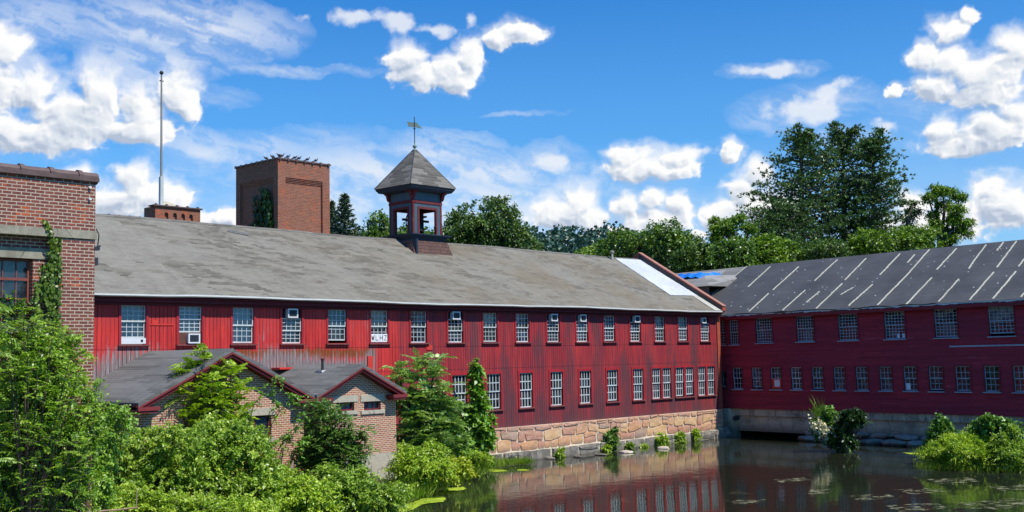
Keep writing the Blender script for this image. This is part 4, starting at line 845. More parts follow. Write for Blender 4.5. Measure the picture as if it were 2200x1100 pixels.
# ================================================================== brick sheds in front of the mill
def shed(name, label, xr, yf, hw, zr, ze, xb0, xb1, zb, zc, wins, vent=None, ov=.42):
    """ridge along Y at xr, roof front edge yf, half width hw to the eaves, body xb0..xb1"""
    t = empty(name, ((xb0+xb1)/2, yf+ov, zb)); tag(t, label, 'building'); yw = yf+ov
    s = (zr-ze)/hw; th = .13
    mb = MB(); mb.prism([(xr-hw, ze), (xr, zr), (xr, zr-th), (xr-hw, ze-th)], 'y', yf, -.02); mb.prism([(xr, zr), (xr+hw, ze), (xr+hw, ze-th), (xr, zr-th)], 'y', yf, -.02); part(mb, 'roof', MT['shingle_dark'], t)
    holes = [(a, b, c, d) for a, b, c, d, _ in wins]
    mb = MB(); wall_holes(mb, xb0, xb1, zc, ze-.2, holes, .22, yw)
    mb.face([(xb0, yw, ze-.2), (xb1, yw, ze-.2), (xb1, yw, zr-(xb1-xr)*s-.1), (xr, yw, zr-.1), (xb0, yw, zr-(xr-xb0)*s-.1)])
    mb.face([(xb0, -.02, zc), (xb0, yw, zc), (xb0, yw, zr-(xr-xb0)*s-.1), (xb0, -.02, zr-(xr-xb0)*s-.1)]); mb.face([(xb1, yw, zc), (xb1, -.02, zc), (xb1, -.02, zr-(xb1-xr)*s-.1), (xb1, yw, zr-(xb1-xr)*s-.1)])
    part(mb, 'wall', MT['brick_shed'], t)
    part(MB().box(xb0-.02, xb1+.02, yw-.03, -.02, zb-1.0, zc), 'foundation', MT['lintel'], t)
    part(MB().box(xb0+.3, xb1-.3, yw+.8, yw+.9, zc, ze), 'dark_backing', MT['dark'], t)  # added near-black sheet so the shed looks dark through its windows
    # rake boards, two steps, and boxed returns
    for sg in (-1, 1):
        P2 = [(xr+sg*(hw+.02), ze-.14), (xr, zr-.14), (xr, zr-.205), (xr+sg*(hw+.02), ze-.205)]
        part(MB().prism(P2, 'y', yf-.02, yf+.05), 'rake_board', MT['shed_trim'], t)
        P3 = [(xr+sg*(hw-.05), ze-.10), (xr, zr-.10), (xr, zr-.31), (xr+sg*(hw-.05), ze-.30)]
        part(MB().prism(P3, 'y', yf+.03, yw), 'rake_board', MT['trim_dark'], t)
        xa = xr+sg*(hw+.03); part(MB().box(min(xa, xa-sg*.78), max(xa, xa-sg*.78), yf-.06, yw, ze-.26, ze-.14).box(min(xa-sg*.04, xa-sg*.72), max(xa-sg*.04, xa-sg*.72), yf-.02, yw, ze-.34, ze-.262), 'eave_return', MT['shed_trim'], t)
        part(MB().box(min(xa, xa-sg*.06), max(xa, xa-sg*.06), yf+.06, -.03, ze-.22, ze-.07), 'fascia', MT['trim_dark'], t)
    for (a, b, c, d, k) in wins:
        fr = MB(); wd = .05; yy = yw+.12
        fr.box(a, a+wd, yy, yy+.05, c, d).box(b-wd, b, yy, yy+.05, c, d).box(a+wd, b-wd, yy, yy+.05, c, c+wd).box(a+wd, b-wd, yy, yy+.05, d-wd, d)
        for q in range(1, k): xx = a+(b-a)*q/k; fr.box(xx-.015, xx+.015, yy+.01, yy+.04, c+wd, d-wd)
        wo = part(fr, 'window', MT['shed_trim'], t)
        g = MB(); g.face([(a+.02, yy+.03, c+.02), (b-.02, yy+.03, c+.02), (b-.02, yy+.03, d-.02), (a+.02, yy+.03, d-.02)]); po = g.build('pane', MT['glass'], wo, origin=tuple(t.location))
        bl = MB(); bl.face([(a, yy+.1, c), (b, yy+.1, c), (b, yy+.1, d), (a, yy+.1, d)]); bl.build('blind', MT['blind_grey'], wo, origin=tuple(t.location))
        part(MB().box(a-.17, b+.17, yw-.03, yw+.10, d, d+.26), 'lintel', MT['lintel'], t); part(MB().box(a-.17, b+.17, yw-.06, yw+.2, c-.15, c), 'sill', MT['lintel'], t)
    if vent: part(MB().box(vent[0], vent[1], yw-.02, yw+.02, vent[2], vent[3]), 'gable_vent', MT['dark'], t)
    return t
yw1 = -5.75+.42; q = lambda px, py, Y=yw1: aY(px, py, Y)
xb0 = q(305, 880)[0]; xb1 = q(652, 900)[0]; c0 = q(520, 945); c1 = q(583, 891)
s1 = shed('brick_shed', 'larger brick shed with wide gable and dark roof, half hidden by bushes', -40.07, -5.75, 3.55, .53, -1.23, xb0, xb1, -4.7, -4.45,
     [(c0[0], c1[0], c0[2], c1[2], 2)], (q(507, 812)[0], q(513, 812)[0], q(510, 818)[2], q(510, 806)[2]))
yw2 = -4.93+.42; q = lambda px, py, Y=yw2: aY(px, py, Y)
a = q(782, 882); b = q(818, 861); a2 = q(722, 884); b2 = q(761, 863); xb1 = q(851, 900)[0]
s2 = shed('brick_shed', 'smaller brick shed with two small windows under pale lintels', -33.53, -4.93, 2.28, -.12, -1.26, q(688, 900)[0], xb1, -5.0, q(850, 970)[2],
     [(a[0], b[0], a[2], b[2], 3), (a2[0], b2[0], a2[2], b2[2], 3)])
vx, vy = aY(693, 820, -3.0)[0], -3.0; vz = -.12-(-33.53-vx)*(1.14/2.28)
part(MB().tube([(vx, vy, vz-.05), (vx, vy, vz+.50)], .055, 10).tube([(vx, vy, vz+.45), (vx, vy, vz+.51)], .075, 10), 'vent_pipe', MT['rubber'], s2)
part(MB().box(vx-.14, vx+.14, vy-.14, vy+.14, vz-.05, vz+.035), 'pipe_flashing', MT['edge'], s2)

# ================================================================== brick building at the left edge (wall plane Y = -15)
YB = -15.0; q = lambda px, py, Y=YB: aY(px, py, Y)
xR = q(203, 600)[0]; zT = q(205, 388)[2]; zb0 = q(165, 512)[2]; zb1 = q(165, 494)[2]
xbay = q(125, 600)[0]; xw1 = q(79, 620)[0]; zw1 = q(60, 556, YB+.28)[2]; zw0 = q(60, 702, YB+.28)[2]; yb = YB+.22
bb = empty('brick_building', (-54, YB, -5)); tag(bb, 'old dark brick building with concrete band and tall window, cut off by the left edge', 'building')
XL = -64.0
mb = MB(); mb.box(XL, xR, YB, YB+8, zb1, zT, 'd'); mb.box(xbay, xR, YB, YB+8, -5.5, zb0-.001, 't'); wall_holes(mb, XL, xbay, -5.5, zb1, [(xw1-3.4, xw1, zw0, zw1), (xw1-8.2, xw1-4.8, zw0, zw1)], .3, yb)
part(mb, 'wall', MT['brick_old'], bb)
part(MB().box(XL, xR+.03, YB-.035, YB+.21, zb0, zb1), 'concrete_band', MT['band'], bb)
part(MB().box(xw1-3.9, xw1+.55, yb-.03, yb+.2, zw1, zw1+.24), 'lintel', MT['band'], bb)
part(MB().box(xw1-3.6, xw1+.3, yb-.08, yb+.3, zw0-.15, zw0), 'sill', MT['band'], bb)
mb = MB().box(XL, xR+.06, YB-.07, YB+.45, zT-.04, zT+.05).tube([(XL, YB+.15, zT+.06), (xR+.09, YB+.15, zT+.06)], .14, 10)
for k in range(14): xx = xR-.35-k*.68; mb.tube([(xx-.05, YB+.15, zT+.06), (xx+.05, YB+.15, zT+.06)], .175, 10)
part(mb, 'coping', MT['coping'], bb)
for wx in (xw1-3.4, xw1-8.2):
    fr = MB(); yy = yb+.14; W_ = 3.4
    fr.box(wx, wx+.06, yy, yy+.06, zw0, zw1).box(wx+W_-.06, wx+W_, yy, yy+.06, zw0, zw1).box(wx+.06, wx+W_-.06, yy, yy+.06, zw1-.06, zw1).box(wx+.06, wx+W_-.06, yy, yy+.06, zw0, zw0+.06)
    for k in range(1, 11): xx = wx+W_-k*.305; fr.box(xx-.012, xx+.012, yy+.01, yy+.05, zw0+.06, zw1-.06)
    H_ = zw1-zw0; z_t = q(40, 600, yy)[2]; fr.box(wx+.06, wx+W_-.06, yy-.01, yy+.05, z_t-.03, z_t+.03)
    z_t2 = q(40, 642, yy)[2]; fr.box(wx+.06, wx+W_-.06, yy-.006, yy+.05, z_t2-.015, z_t2+.015)
    z_t3 = q(40, 672, yy)[2]; fr.box(wx+.06, wx+W_-.06, yy, yy+.05, z_t3-.012, z_t3+.012)
    wo = part(fr, 'window', mat_paint('rusty_window_frame', (.26, .075, .055), (.12, .06, .04), .5) if wx > -57 else MT['shed_trim'], bb)
    g = MB(); g.face([(wx, yy+.03, zw0), (wx+W_, yy+.03, zw0), (wx+W_, yy+.03, zw1), (wx, yy+.03, zw1)]); g.build('pane', MT['glass'], wo, origin=tuple(bb.location))
    bl = MB(); bl.face([(wx, yy+.25, z_t3), (wx+W_, yy+.25, z_t3), (wx+W_, yy+.25, zw1), (wx, yy+.25, zw1)]); bl.build('blind', simple('dusty_blind', (.34, .40, .38), .9), wo, origin=tuple(bb.location))
part(MB().box(XL+.1, xbay+.4, yb+1.2, yb+1.3, -5, zb0), 'dark_backing', MT['dark'], bb)  # near-black sheet added behind the tall windows to darken the inside
# bracket, cable, and two anchor caps
a = q(206, 492); mb = MB().tube([a+np.array([0, -.02, 0]), q(210, 505)+np.array([0, -.06, 0]), q(211, 520), q(209, 534)], .014, 6); part(mb, 'cable', MT['cable'], bb)
a = q(207, 533); part(MB().box(a[0]-.05, a[0]+.08, YB-.02, YB+.1, a[2]-.05, a[2]+.03).tube([a+np.array([-.02, 0, .02]), a+np.array([.1, 0, .06])], .02, 6), 'cable_bracket', MT['metal_dark'], bb)
a = q(206, 561); part(MB().box(a[0]-.03, a[0]+.07, YB+.02, YB+.16, a[2]-.09, a[2]+.09), 'wall_box', MT['metal_dark'], bb)
for py_ in (403, 428):
    a = q(192, py_); part(MB().tube([a+np.array([0, -.06, 0]), a+np.array([0, .02, 0])], .032, 10), 'anchor_cap', MT['edge'], bb)

# ================================================================== brick tower behind the roof
P0_ = aT(597, 341, 60); TX, TY = P0_[0], P0_[1]; TW = aY(708, 358, TY)[0]-TX; TD = aX(507, 368, TX)[1]-TY; TZ = P0_[2]
tw = empty('brick_tower', (TX, TY, 2.0)); tag(tw, 'square red brick tower with a recessed panel on each face, pigeons on its rim', 'tower')
zp = aY(640, 384, TY)[2]; xa = aY(613.5, 400, TY)[0]; xb_ = aY(693, 400, TY)[0]; xa2 = TY+TD*.12; xb2 = TY+TD*.88
mb = MB(); ZB = 2.0
# front faces with recessed panel
def panel(f0, f1, p0, p1, ptop, mk):
    wall = [(f0, p0, ZB, TZ), (p1, f1, ZB, TZ), (p0, p1, ptop, TZ)]
    for a, b, c, d in wall: mb.face([mk(a, 0, c), mk(b, 0, c), mk(b, 0, d), mk(a, 0, d)])
    D_ = .14; steps = 3
    mb.face([mk(p0, D_, ZB), mk(p1, D_, ZB), mk(p1, D_, ptop-.24), mk(p0, D_, ptop-.24)])
    mb.face([mk(p0, 0, ZB), mk(p0, D_, ZB), mk(p0, D_, ptop), mk(p0, 0, ptop)]); mb.face([mk(p1, D_, ZB), mk(p1, 0, ZB), mk(p1, 0, ptop), mk(p1, D_, ptop)])
    for k in range(steps):
        z1, z0 = ptop-.08*k, ptop-.08*(k+1); dd = D_*(k+1)/4; d2 = D_*(k)/4
        mb.face([mk(p0, dd, z0), mk(p1, dd, z0), mk(p1, dd, z1), mk(p0, dd, z1)]); mb.face([mk(p0, d2, z1), mk(p0, dd, z1), mk(p1, dd, z1), mk(p1, d2, z1)][::-1])
    mb.face([mk(p0, dd, ptop-.24), mk(p0, D_, ptop-.24), mk(p1, D_, ptop-.24), mk(p1, dd, ptop-.24)][::-1])
panel(TX, TX+TW, xa, xb_, zp, lambda u, d, z: (u, TY+d, z))
panel(TY+TD, TY, TY+TD*.9, TY+TD*.1, zp, lambda u, d, z: (TX+d, u, z))
mb.face([(TX+TW, TY, ZB), (TX+TW, TY+TD, ZB), (TX+TW, TY+TD, TZ), (TX+TW, TY, TZ)]); mb.face([(TX+TW, TY+TD, ZB), (TX, TY+TD, ZB), (TX, TY+TD, TZ), (TX+TW, TY+TD, TZ)]); mb.face([(TX, TY, TZ-.05), (TX+TW, TY, TZ-.05), (TX+TW, TY+TD, TZ-.05), (TX, TY+TD, TZ-.05)])
part(mb, 'wall', MT['brick_tower'], tw)
zl_ = aY(620, 492, TY)[2]; part(MB().box(TX-.05, xa, TY-.05, TY+.1, zl_-.6, zl_+.03).box(xb_, TX+TW+.05, TY-.05, TY+.1, zl_-.9, zl_-.22), 'base_course', MT['brick_tower'], tw)
mb = MB().box(TX-.06, TX+TW+.06, TY-.06, TY+.34, TZ, TZ+.07).box(TX-.06, TX+.34, TY+.34, TY+TD+.06, TZ, TZ+.07).box(TX+TW-.34, TX+TW+.06, TY+.34, TY+TD+.06, TZ, TZ+.07).box(TX+.34, TX+TW-.34, TY+TD-.34, TY+TD+.06, TZ, TZ+.07)
for k in range(7):
    xx = TX+.1+k*(TW-.2)/6; mb.box(xx-.05, xx+.05, TY-.09, TY+.30, TZ-.05, TZ+.10)
for k in range(8):
    yy = TY+.35+k*(TD-.4)/7; mb.box(TX-.09, TX+.30, yy-.05, yy+.05, TZ-.05, TZ+.10)
part(mb, 'coping', MT['coping'], tw)
# pigeons
def pigeon(loc, rz, head, label):
    t = empty('pigeon', loc, rz); t.scale = (.72, .72, .85); tag(t, label, 'pigeon', 'pigeons perched on the tower rim')
    mb = MB().tube([(-.17, 0, .06), (-.10, 0, .09), (-.02, 0, .12), (.06, 0, .15), (.10, 0, .19), (.12, 0, .22+head*.02), (.15, 0, .235+head*.03), (.19, 0, .225+head*.03)], [.014, .04, .062, .06, .038, .028, .03, .006], 10)
    for s in (-1, 1): mb.tube([(0, s*.02, .08), (.005, s*.02, 0)], .006, 5)
    mb.build('body', MT['bird'], t, True)
    MB().tube([(-.15, 0, .075), (-.30, 0, .04)], [.035, .03], 4).build('tail', MT['bird'], t)
    MB().tube([(.05, 0, .17), (-.06, .0, .155), (-.19, 0, .09)], [.03, .075, .015], 6).build('wing', MT['bird'], t, True)
zt_ = TZ+.10
pp = [('L', 571, 200, 0), ('L', 585, 190, .3), ('F', 599, 170, 1, ), ('F', 606, 20, 1.2), ('F', 619, 30, .9), ('F', 634, 10, .2), ('F', 643, 25, .8), ('F', 661, 15, 1.1), ('F', 679, 30, 1)]
names_ = ['first pigeon from the left, low on the shaded rim of the tower', 'second pigeon from the left, on the shaded rim near the corner', 'pigeon right at the tower corner with its back to the others', 'upright pigeon just right of the tower corner', 'fifth pigeon from the left on the brick tower rim', 'hunched pigeon in the middle of the sunlit rim', 'pigeon beside the hunched one, fourth from the right end of the row', 'lone upright pigeon, second from the right on the rim', 'rightmost pigeon on the tower rim']
names_[6] = 'pigeon just right of the hunched one on the sunlit rim'
for (f, px_, rz__, hd), nm in zip(pp, names_):
    if f == 'F': P = aY(px_, 345, TY+.1); loc = (P[0], TY+.1, zt_)
    else: P = aX(px_, 350, TX+.1); loc = (TX+.1, P[1], zt_)
    pigeon(loc, math.radians(rz__-42), hd, nm)

# ================================================================== arched brick parapet and flagpole behind the roof
YP = 16.0; a = aY(330, 441, YP); b = aY(432, 449, YP); c = aY(238, 462, YP); zt1 = a[2]-.02
pb = empty('brick_building', ((a[0]+b[0])/2, YP, -4)); tag(pb, 'brick block with four small blind arches peeping over the mill ridge', 'building')
mb = MB(); x0, x1 = a[0]+.1, b[0]-.05; z_ar = aY(380, 458, YP)[2]; arches = [aY(px_, 470, YP)[0] for px_ in (357.5, 376, 393.5, 410.5)]; hwA = .115
xs = [x0]; 
# front as strips between arches, arch heads as fans
edges = [x0]+[v_ for c_ in arches for v_ in (c_-hwA, c_+hwA)]+[x1]
for i in range(0, len(edges), 2): mb.face([(edges[i], YP, 2), (edges[i+1], YP, 2), (edges[i+1], YP, zt1), (edges[i], YP, zt1)])
zs0 = z_ar-hwA
for c_ in arches:
    N = 10; arc = [(c_+hwA*math.cos(PI*k/N), zs0+hwA*math.sin(PI*k/N)) for k in range(N+1)]
    for k in range(N): mb.face([(arc[k+1][0], YP, arc[k+1][1]), (arc[k][0], YP, arc[k][1]), (arc[k][0], YP, zt1), (arc[k+1][0], YP, zt1)]); mb.face([(arc[k][0], YP, arc[k][1]), (arc[k+1][0], YP, arc[k+1][1]), (arc[k+1][0], YP+.14, arc[k+1][1]), (arc[k][0], YP+.14, arc[k][1])])
    mb.face([(c_-hwA, YP, 2), (c_-hwA, YP+.14, 2), (c_-hwA, YP+.14, zs0), (c_-hwA, YP, zs0)]); mb.face([(c_+hwA, YP+.14, 2), (c_+hwA, YP, 2), (c_+hwA, YP, zs0), (c_+hwA, YP+.14, zs0)])
mb.box(x0+.001, x1-.001, YP+.14, YP+1.2, 2, zt1-.001)
mb.box(x0-.0, x0+.001, YP, YP+.14, 2, zt1)
part(mb, 'wall', MT['brick_tower'], pb)
part(MB().box(c[0], x0, YP+.3, YP+.7, 2, c[2]-.05), 'parapet', MT['brick_tower'], pb)
mb = MB().box(x0-.14, x1+.1, YP-.1, YP+.5, zt1, zt1+.07).box(c[0]-.15, x0-.3, YP+.15, YP+.8, c[2]-.05, c[2]+.03)
for k in range(5): xx = x0+.1+k*(x1-x0-.2)/4; mb.tube([(xx-.05, YP+.1, zt1+.07), (xx+.05, YP+.1, zt1+.07)], .1, 8)
for k in range(4): xx = c[0]+.1+k*.6; mb.tube([(xx-.05, YP+.4, c[2]+.02), (xx+.05, YP+.4, c[2]+.02)], .1, 8)
part(mb, 'coping', MT['coping'], pb)
fy = YP+.6; f0 = aY(346, 440, fy); f1 = aY(347, 160, fy)
fp = empty('flagpole', (f0[0], fy, zt1-.1)); tag(fp, 'tall weathered white flagpole with ball on top rising behind the mill roof', 'flagpole')
H_ = f1[2]-(zt1-.1)
part(MB().tube([(f0[0], fy, zt1-.1), (f0[0], fy, zt1+H_*.35), (f1[0], fy, f1[2])], [.075, .065, .045], 10), 'pole', MT['pole'], fp)
part(MB().lathe((f1[0], fy, f1[2]-.02), [(.02, 0), (.09, .05), (.12, .12), (.09, .19), (.02, .24)], 14), 'ball', MT['metal_dark'], fp, True)
part(MB().box(f1[0]-.11, f1[0]+.11, fy-.03, fy+.03, f1[2]-.40, f1[2]-.34), 'truck', MT['metal_dark'], fp)
part(MB().box(f0[0]-.095, f0[0]+.095, fy-.095, fy+.095, zt1-.1, zt1+1.75).box(f0[0]-.2, f0[0]+.28, fy-.15, fy+.15, zt1-.1, zt1+.12), 'base_sleeve', MT['white'], fp)
part(MB().prism([(f0[0]+.13, zt1+.42), (f0[0]+.95, zt1+.22), (f0[0]+.95, zt1+.06), (f0[0]+.5, zt1+.08), (f0[0]+.13, zt1-.02)], 'y', fy-.03, fy+.03), 'side_brace', MT['cream'], fp)
# ------------------------------------------------------------------ foliage tools (all leaves are real small faces)
def unit(v): return v/(np.linalg.norm(v, axis=-1, keepdims=True)+1e-9)
def leaf_faces(P, D, N, L, W, droop=.15):
    """P base points, D axis dirs, N normals; folded diamond leaves -> verts (n,4,3)"""
    S = unit(np.cross(D, N)); L = np.asarray(L).reshape(-1, 1); W = np.asarray(W).reshape(-1, 1)
    N2 = np.cross(S, D)
    a = P; b = P+D*L*.48+S*W*.5+N2*W*.12; c = P+D*L-np.array([0, 0, 1])*L*droop; d = P+D*L*.48-S*W*.5+N2*W*.12
    return np.stack([a, b, c, d], 1)
def quads_obj(name, Q, mat, parent=None, loc=(0, 0, 0)):
    V = (Q.reshape(-1, 3)-np.array(loc)).astype(np.float32); n = len(Q)
    me = bpy.data.meshes.new(name); me.vertices.add(len(V)); me.vertices.foreach_set('co', V.ravel())
    me.loops.add(n*4); me.loops.foreach_set('vertex_index', np.arange(n*4, dtype=np.int32)); me.polygons.add(n); me.polygons.foreach_set('loop_start', np.arange(0, n*4, 4, dtype=np.int32)); me.update()
    me.materials.append(mat); o = bpy.data.objects.new(name, me); COL.objects.link(o)
    if parent is not None: o.parent = parent
    return o
def rdir(n, rng, up=.0):
    v = rng.normal(size=(n, 3)); v[:, 2] += up; return unit(v)
def sprays(C, OUT, rng, k=14, ln=.35, L=.08, W=.045, spread=.35):
    """C (n,3) spray roots, OUT (n,3) directions; k leaves alternately along each twig"""
    n = len(C); t = np.linspace(.12, 1, k)[None, :, None]; s = rng.uniform(.7, 1.3, (n, 1, 1))
    ax = OUT[:, None, :]*1.0+np.array([0, 0, -1.])*t*.35; P = C[:, None, :]+ax*t*ln*s
    side = unit(np.cross(OUT, rng.normal(size=(n, 3))))[:, None, :]*np.where(np.arange(k) % 2, 1, -1)[None, :, None]
    D = unit(OUT[:, None, :]*.55+side*.9+rng.normal(size=(n, k, 3))*spread); N = unit(np.array([.05, -.35, 1.])+rng.normal(size=(n, k, 3))*.42)
    P = P.reshape(-1, 3); D = D.reshape(-1, 3); N = N.reshape(-1, 3); m = len(P); sc = rng.uniform(.6, 1.25, m)
    return leaf_faces(P, D, N, L*sc, W*sc)
def lobes_points(lobes, n, rng, r0=.45, rough=.28):
    """points in the outer shell of a set of ellipsoid lobes, hidden inner ones dropped"""
    lob = np.array(lobes, float); vol = lob[:, 3]*lob[:, 4]+lob[:, 4]*lob[:, 5]; pr = vol/vol.sum()
    idx = rng.choice(len(lob), n, p=pr); d = rdir(n, rng, .25)
    r = r0+(1-r0)*rng.random(n)**.45; ph = rng.uniform(0, 6, 6)
    lump = 1+rough*(np.sin(d[:, 0]*5+ph[0]+idx)+np.sin(d[:, 1]*6+ph[1]+idx*2)+np.sin(d[:, 2]*7+ph[2]))/2.2
    P = lob[idx, :3]+d*lob[idx, 3:6]*(r*lump)[:, None]; O = unit(d/lob[idx, 3:6]*lob[idx, 3:6].mean(1, keepdims=True))
    inside = np.zeros(n, bool)
    for j in range(len(lob)):
        q = np.linalg.norm((P-lob[j, :3])/lob[j, 3:6], axis=1); inside |= (q < .72)
    keep = ~inside | (rng.random(n) < .25)
    return P[keep], O[keep]
def branches(mb, base, lobes, r0, rng, n_sub=3, wob=.12):
    base = np.array(base, float)
    for L_ in lobes:
        c = np.array(L_[:3]); mid = base+(c-base)*.5+rng.normal(size=3)*np.linalg.norm(c-base)*wob*.5
        mb.tube([base, mid, c], [r0, r0*.65, r0*.35], 6)
        for _ in range(n_sub):
            d = rdir(1, rng, .3)[0]*np.array(L_[3:6])*.85; mb.tube([c*.6+mid*.4, c+d*.5, c+d], [r0*.35, r0*.2, r0*.07], 4)
LM = dict(
 bush=mat_leaf('bush_leaves', [(.045, .11, .010), (.25, .40, .030), (.66, .76, .13)], .38),
 bright=mat_leaf('bright_weed_leaves', [(.09, .18, .012), (.36, .52, .03), (.74, .82, .12)], .42),
 dark=mat_leaf('dark_shrub_leaves', [(.035, .09, .016), (.12, .25, .035), (.32, .50, .09)], .3),
 ail=mat_leaf('ailanthus_leaflets', [(.14, .26, .02), (.36, .54, .035), (.66, .74, .09)], .42),
 ail2=mat_leaf('ailanthus_pale_leaflets', [(.12, .27, .05), (.34, .52, .12), (.60, .66, .30)], .32),
 locust=mat_leaf('locust_leaflets', [(.05, .13, .012), (.22, .40, .028), (.56, .72, .09)], .42),
 vine=mat_leaf('vine_leaves', [(.06, .15, .015), (.20, .40, .035), (.46, .62, .10)], .35),
 ivy=mat_leaf('ivy_leaves', [(.05, .10, .012), (.12, .20, .02), (.25, .34, .04)], .3),
 ivyd=mat_leaf('dark_ivy_leaves', [(.015, .04, .01), (.03, .075, .015), (.05, .12, .02)], .25),
 grass=mat_leaf('marsh_grass', [(.10, .19, .015), (.20, .33, .02), (.38, .46, .05)], .4),
 yellow=mat_leaf('yellow_green_weed', [(.25, .34, .02), (.42, .50, .03), (.60, .62, .06)], .4),
 oak=mat_leaf('oak_leaves', [(.022, .055, .010), (.08, .15, .024), (.19, .28, .045)], .25, scale=.5),
 maple=mat_leaf('maple_leaves', [(.03, .08, .012), (.12, .22, .025), (.26, .38, .05)], .28, scale=.5),
 light=mat_leaf('light_tree_leaves', [(.05, .11, .012), (.16, .28, .02), (.32, .44, .045)], .3, scale=.6),
 pine=mat_leaf('pine_needles', [(.035, .085, .025), (.10, .18, .045), (.22, .32, .085)], .12, scale=.5),
 spruce=mat_leaf('spruce_needles', [(.02, .05, .024), (.05, .095, .04), (.10, .15, .06)], .1, scale=.5),
 far=mat_leaf('far_forest', [(.025, .065, .050), (.05, .11, .07), (.09, .17, .09)], .15, scale=.06),  # haze of distance put into the leaf colour as a bluish tint
 white=simple('white_blossom', (.82, .76, .48), .7, .1))
def plant(name, base, label, cat, group=None):
    t = empty(name, base); tag(t, label, cat, group); return t
def shrub(name, base, lobes, n, leaf, mat, label, cat='bush', k=14, ln=.32, W=.55, r0=.45, stem=.02, seed=1, group=None, rough=.34, twigs=2, crown='foliage', stemname='stems', shoots=1.0):
    rng = np.random.default_rng(seed); t = plant(name, base, label, cat, group)
    P, O = lobes_points(lobes, int(n*.46), rng, r0, rough); Q = sprays(P, unit(O+rng.normal(size=O.shape)*.45), rng, k, ln*1.25, leaf*1.75, leaf*1.75*W)
    ns = int(len(lobes)*1.6*shoots); lob_ = np.array(lobes, float); ii = rng.integers(0, len(lobes), ns); dd = rdir(ns, rng, .7); dd[:, 2] = np.abs(dd[:, 2]); S0 = lob_[ii, :3]+dd*lob_[ii, 3:6]*.85; mb = MB(); QS = [Q]
    for a_, d_ in zip(S0, dd):
        l_ = rng.uniform(.5, 1.3)*min(.62, 1.2*lob_[:, 3].mean()); v_ = unit(d_+np.array([0, 0, .5])+rng.normal(size=3)*.25); tip = a_+v_*l_+np.array([0, 0, -.1*l_]); mb.tube([a_, (a_+tip)/2+v_*.02, tip], [.009, .007, .004], 3, False)
        kq = int(5+l_*9/max(leaf*10, .5)); f_ = rng.uniform(.1, 1, kq); C_ = a_+np.outer(f_, tip-a_); QS.append(sprays(C_, unit(v_*.7+rng.normal(size=(kq, 3))*.7), rng, 5, ln*.45, leaf*1.35, leaf*1.35*W, .5))
    Q = np.concatenate(QS)
    quads_obj(crown, Q, LM[mat], t, base)
    branches(mb, base, lobes, stem, rng, twigs); mb.build(stemname, MT['stem'] if stem < .06 else MT['bark'], t, origin=base); return t
def frond_quads(base, d0, length, npair, leaf, rng, droop=.5, width=.30):
    """pinnate leaf: arching rachis with paired leaflets"""
    d = unit(d0); side = unit(np.cross(d, [0, 0, 1.0])); out = []; P = []
    ts = np.linspace(.18, 1, npair); up = unit(np.cross(side, d))
    c = base+np.outer(ts*length, d)-np.outer((ts**2)*length*droop, [0, 0, 1.])
    for s in (-1, 1):
        D = unit(side*s*1.0+d*.40+np.array([0, 0, -.18])+rng.normal(size=(npair, 3))*.10); N = unit(up+rng.normal(size=(npair, 3))*.22)
        sc = leaf*(1-.45*(np.abs(ts-.5)*1.6)**2)*rng.uniform(.85, 1.15, npair); out.append(leaf_faces(c, D, N, sc, sc*width, .18))
    out.append(leaf_faces(c[-1:], d[None]-np.array([[0, 0, .4]]), up[None], [leaf], [leaf*width]))
    return np.concatenate(out), c
def ailanthus(name, base, tips, label, mat='ail', flen=.65, npair=11, leaf=.13, nf=12, seed=1, r=.04, cat='tree', droop=.45, trunk='trunk', sc=.28, fill=None, group=None, width=.40, ball=0, el0=-.1, el1=.9):
    """tips: list of (x,y,z) crown tips; around each a rosette of fronds, plus some lower on the branch"""
    rng = np.random.default_rng(seed); t = plant(name, base, label, cat, group); Q = []; mb = MB(); base = np.array(base, float)
    for tp in tips:
        tp = np.array(tp, float); mid = base+(tp-base)*.55+np.array([(tp-base)[0]*-.15, (tp-base)[1]*-.15, 0]); mb.tube([base, mid, tp], [r, r*.6, r*.25], 6)
        for i in range(nf):
            f = rng.random()**2*sc; pos = tp+(mid-tp)*f*1.6+(rdir(1, rng)[0]*ball*rng.random()**.4 if ball else 0); a = 2.4*i+rng.uniform(-.3, .3); el = rng.uniform(el0, el1)*(1-f)
            d = np.array([math.cos(a)*math.cos(el), math.sin(a)*math.cos(el), math.sin(el)])
            q, c = frond_quads(pos, d, flen*rng.uniform(.65, 1.15), npair, leaf, rng, droop*rng.uniform(.6, 1.3), width); Q.append(q)
            mb.tube([pos, c[len(c)//2], c[-1]], [.008, .006, .003], 3, False)
    quads_obj('crown', np.concatenate(Q), LM[mat], t, base); mb.build(trunk, MT['stem'], t, origin=base); return t
def px_poly_points(poly, n, rng, fn):
    poly = np.array(poly, float); x0, y0 = poly.min(0); x1, y1 = poly.max(0); out = []
    while len(out) < n:
        x, y = rng.uniform(x0, x1), rng.uniform(y0, y1); ins = False; j = len(poly)-1
        for i in range(len(poly)):
            if (poly[i, 1] > y) != (poly[j, 1] > y) and x < (poly[j, 0]-poly[i, 0])*(y-poly[i, 1])/(poly[j, 1]-poly[i, 1])+poly[i, 0]: ins = not ins
            j = i
        if ins: out.append(fn(x, y))
    return np.array(out)
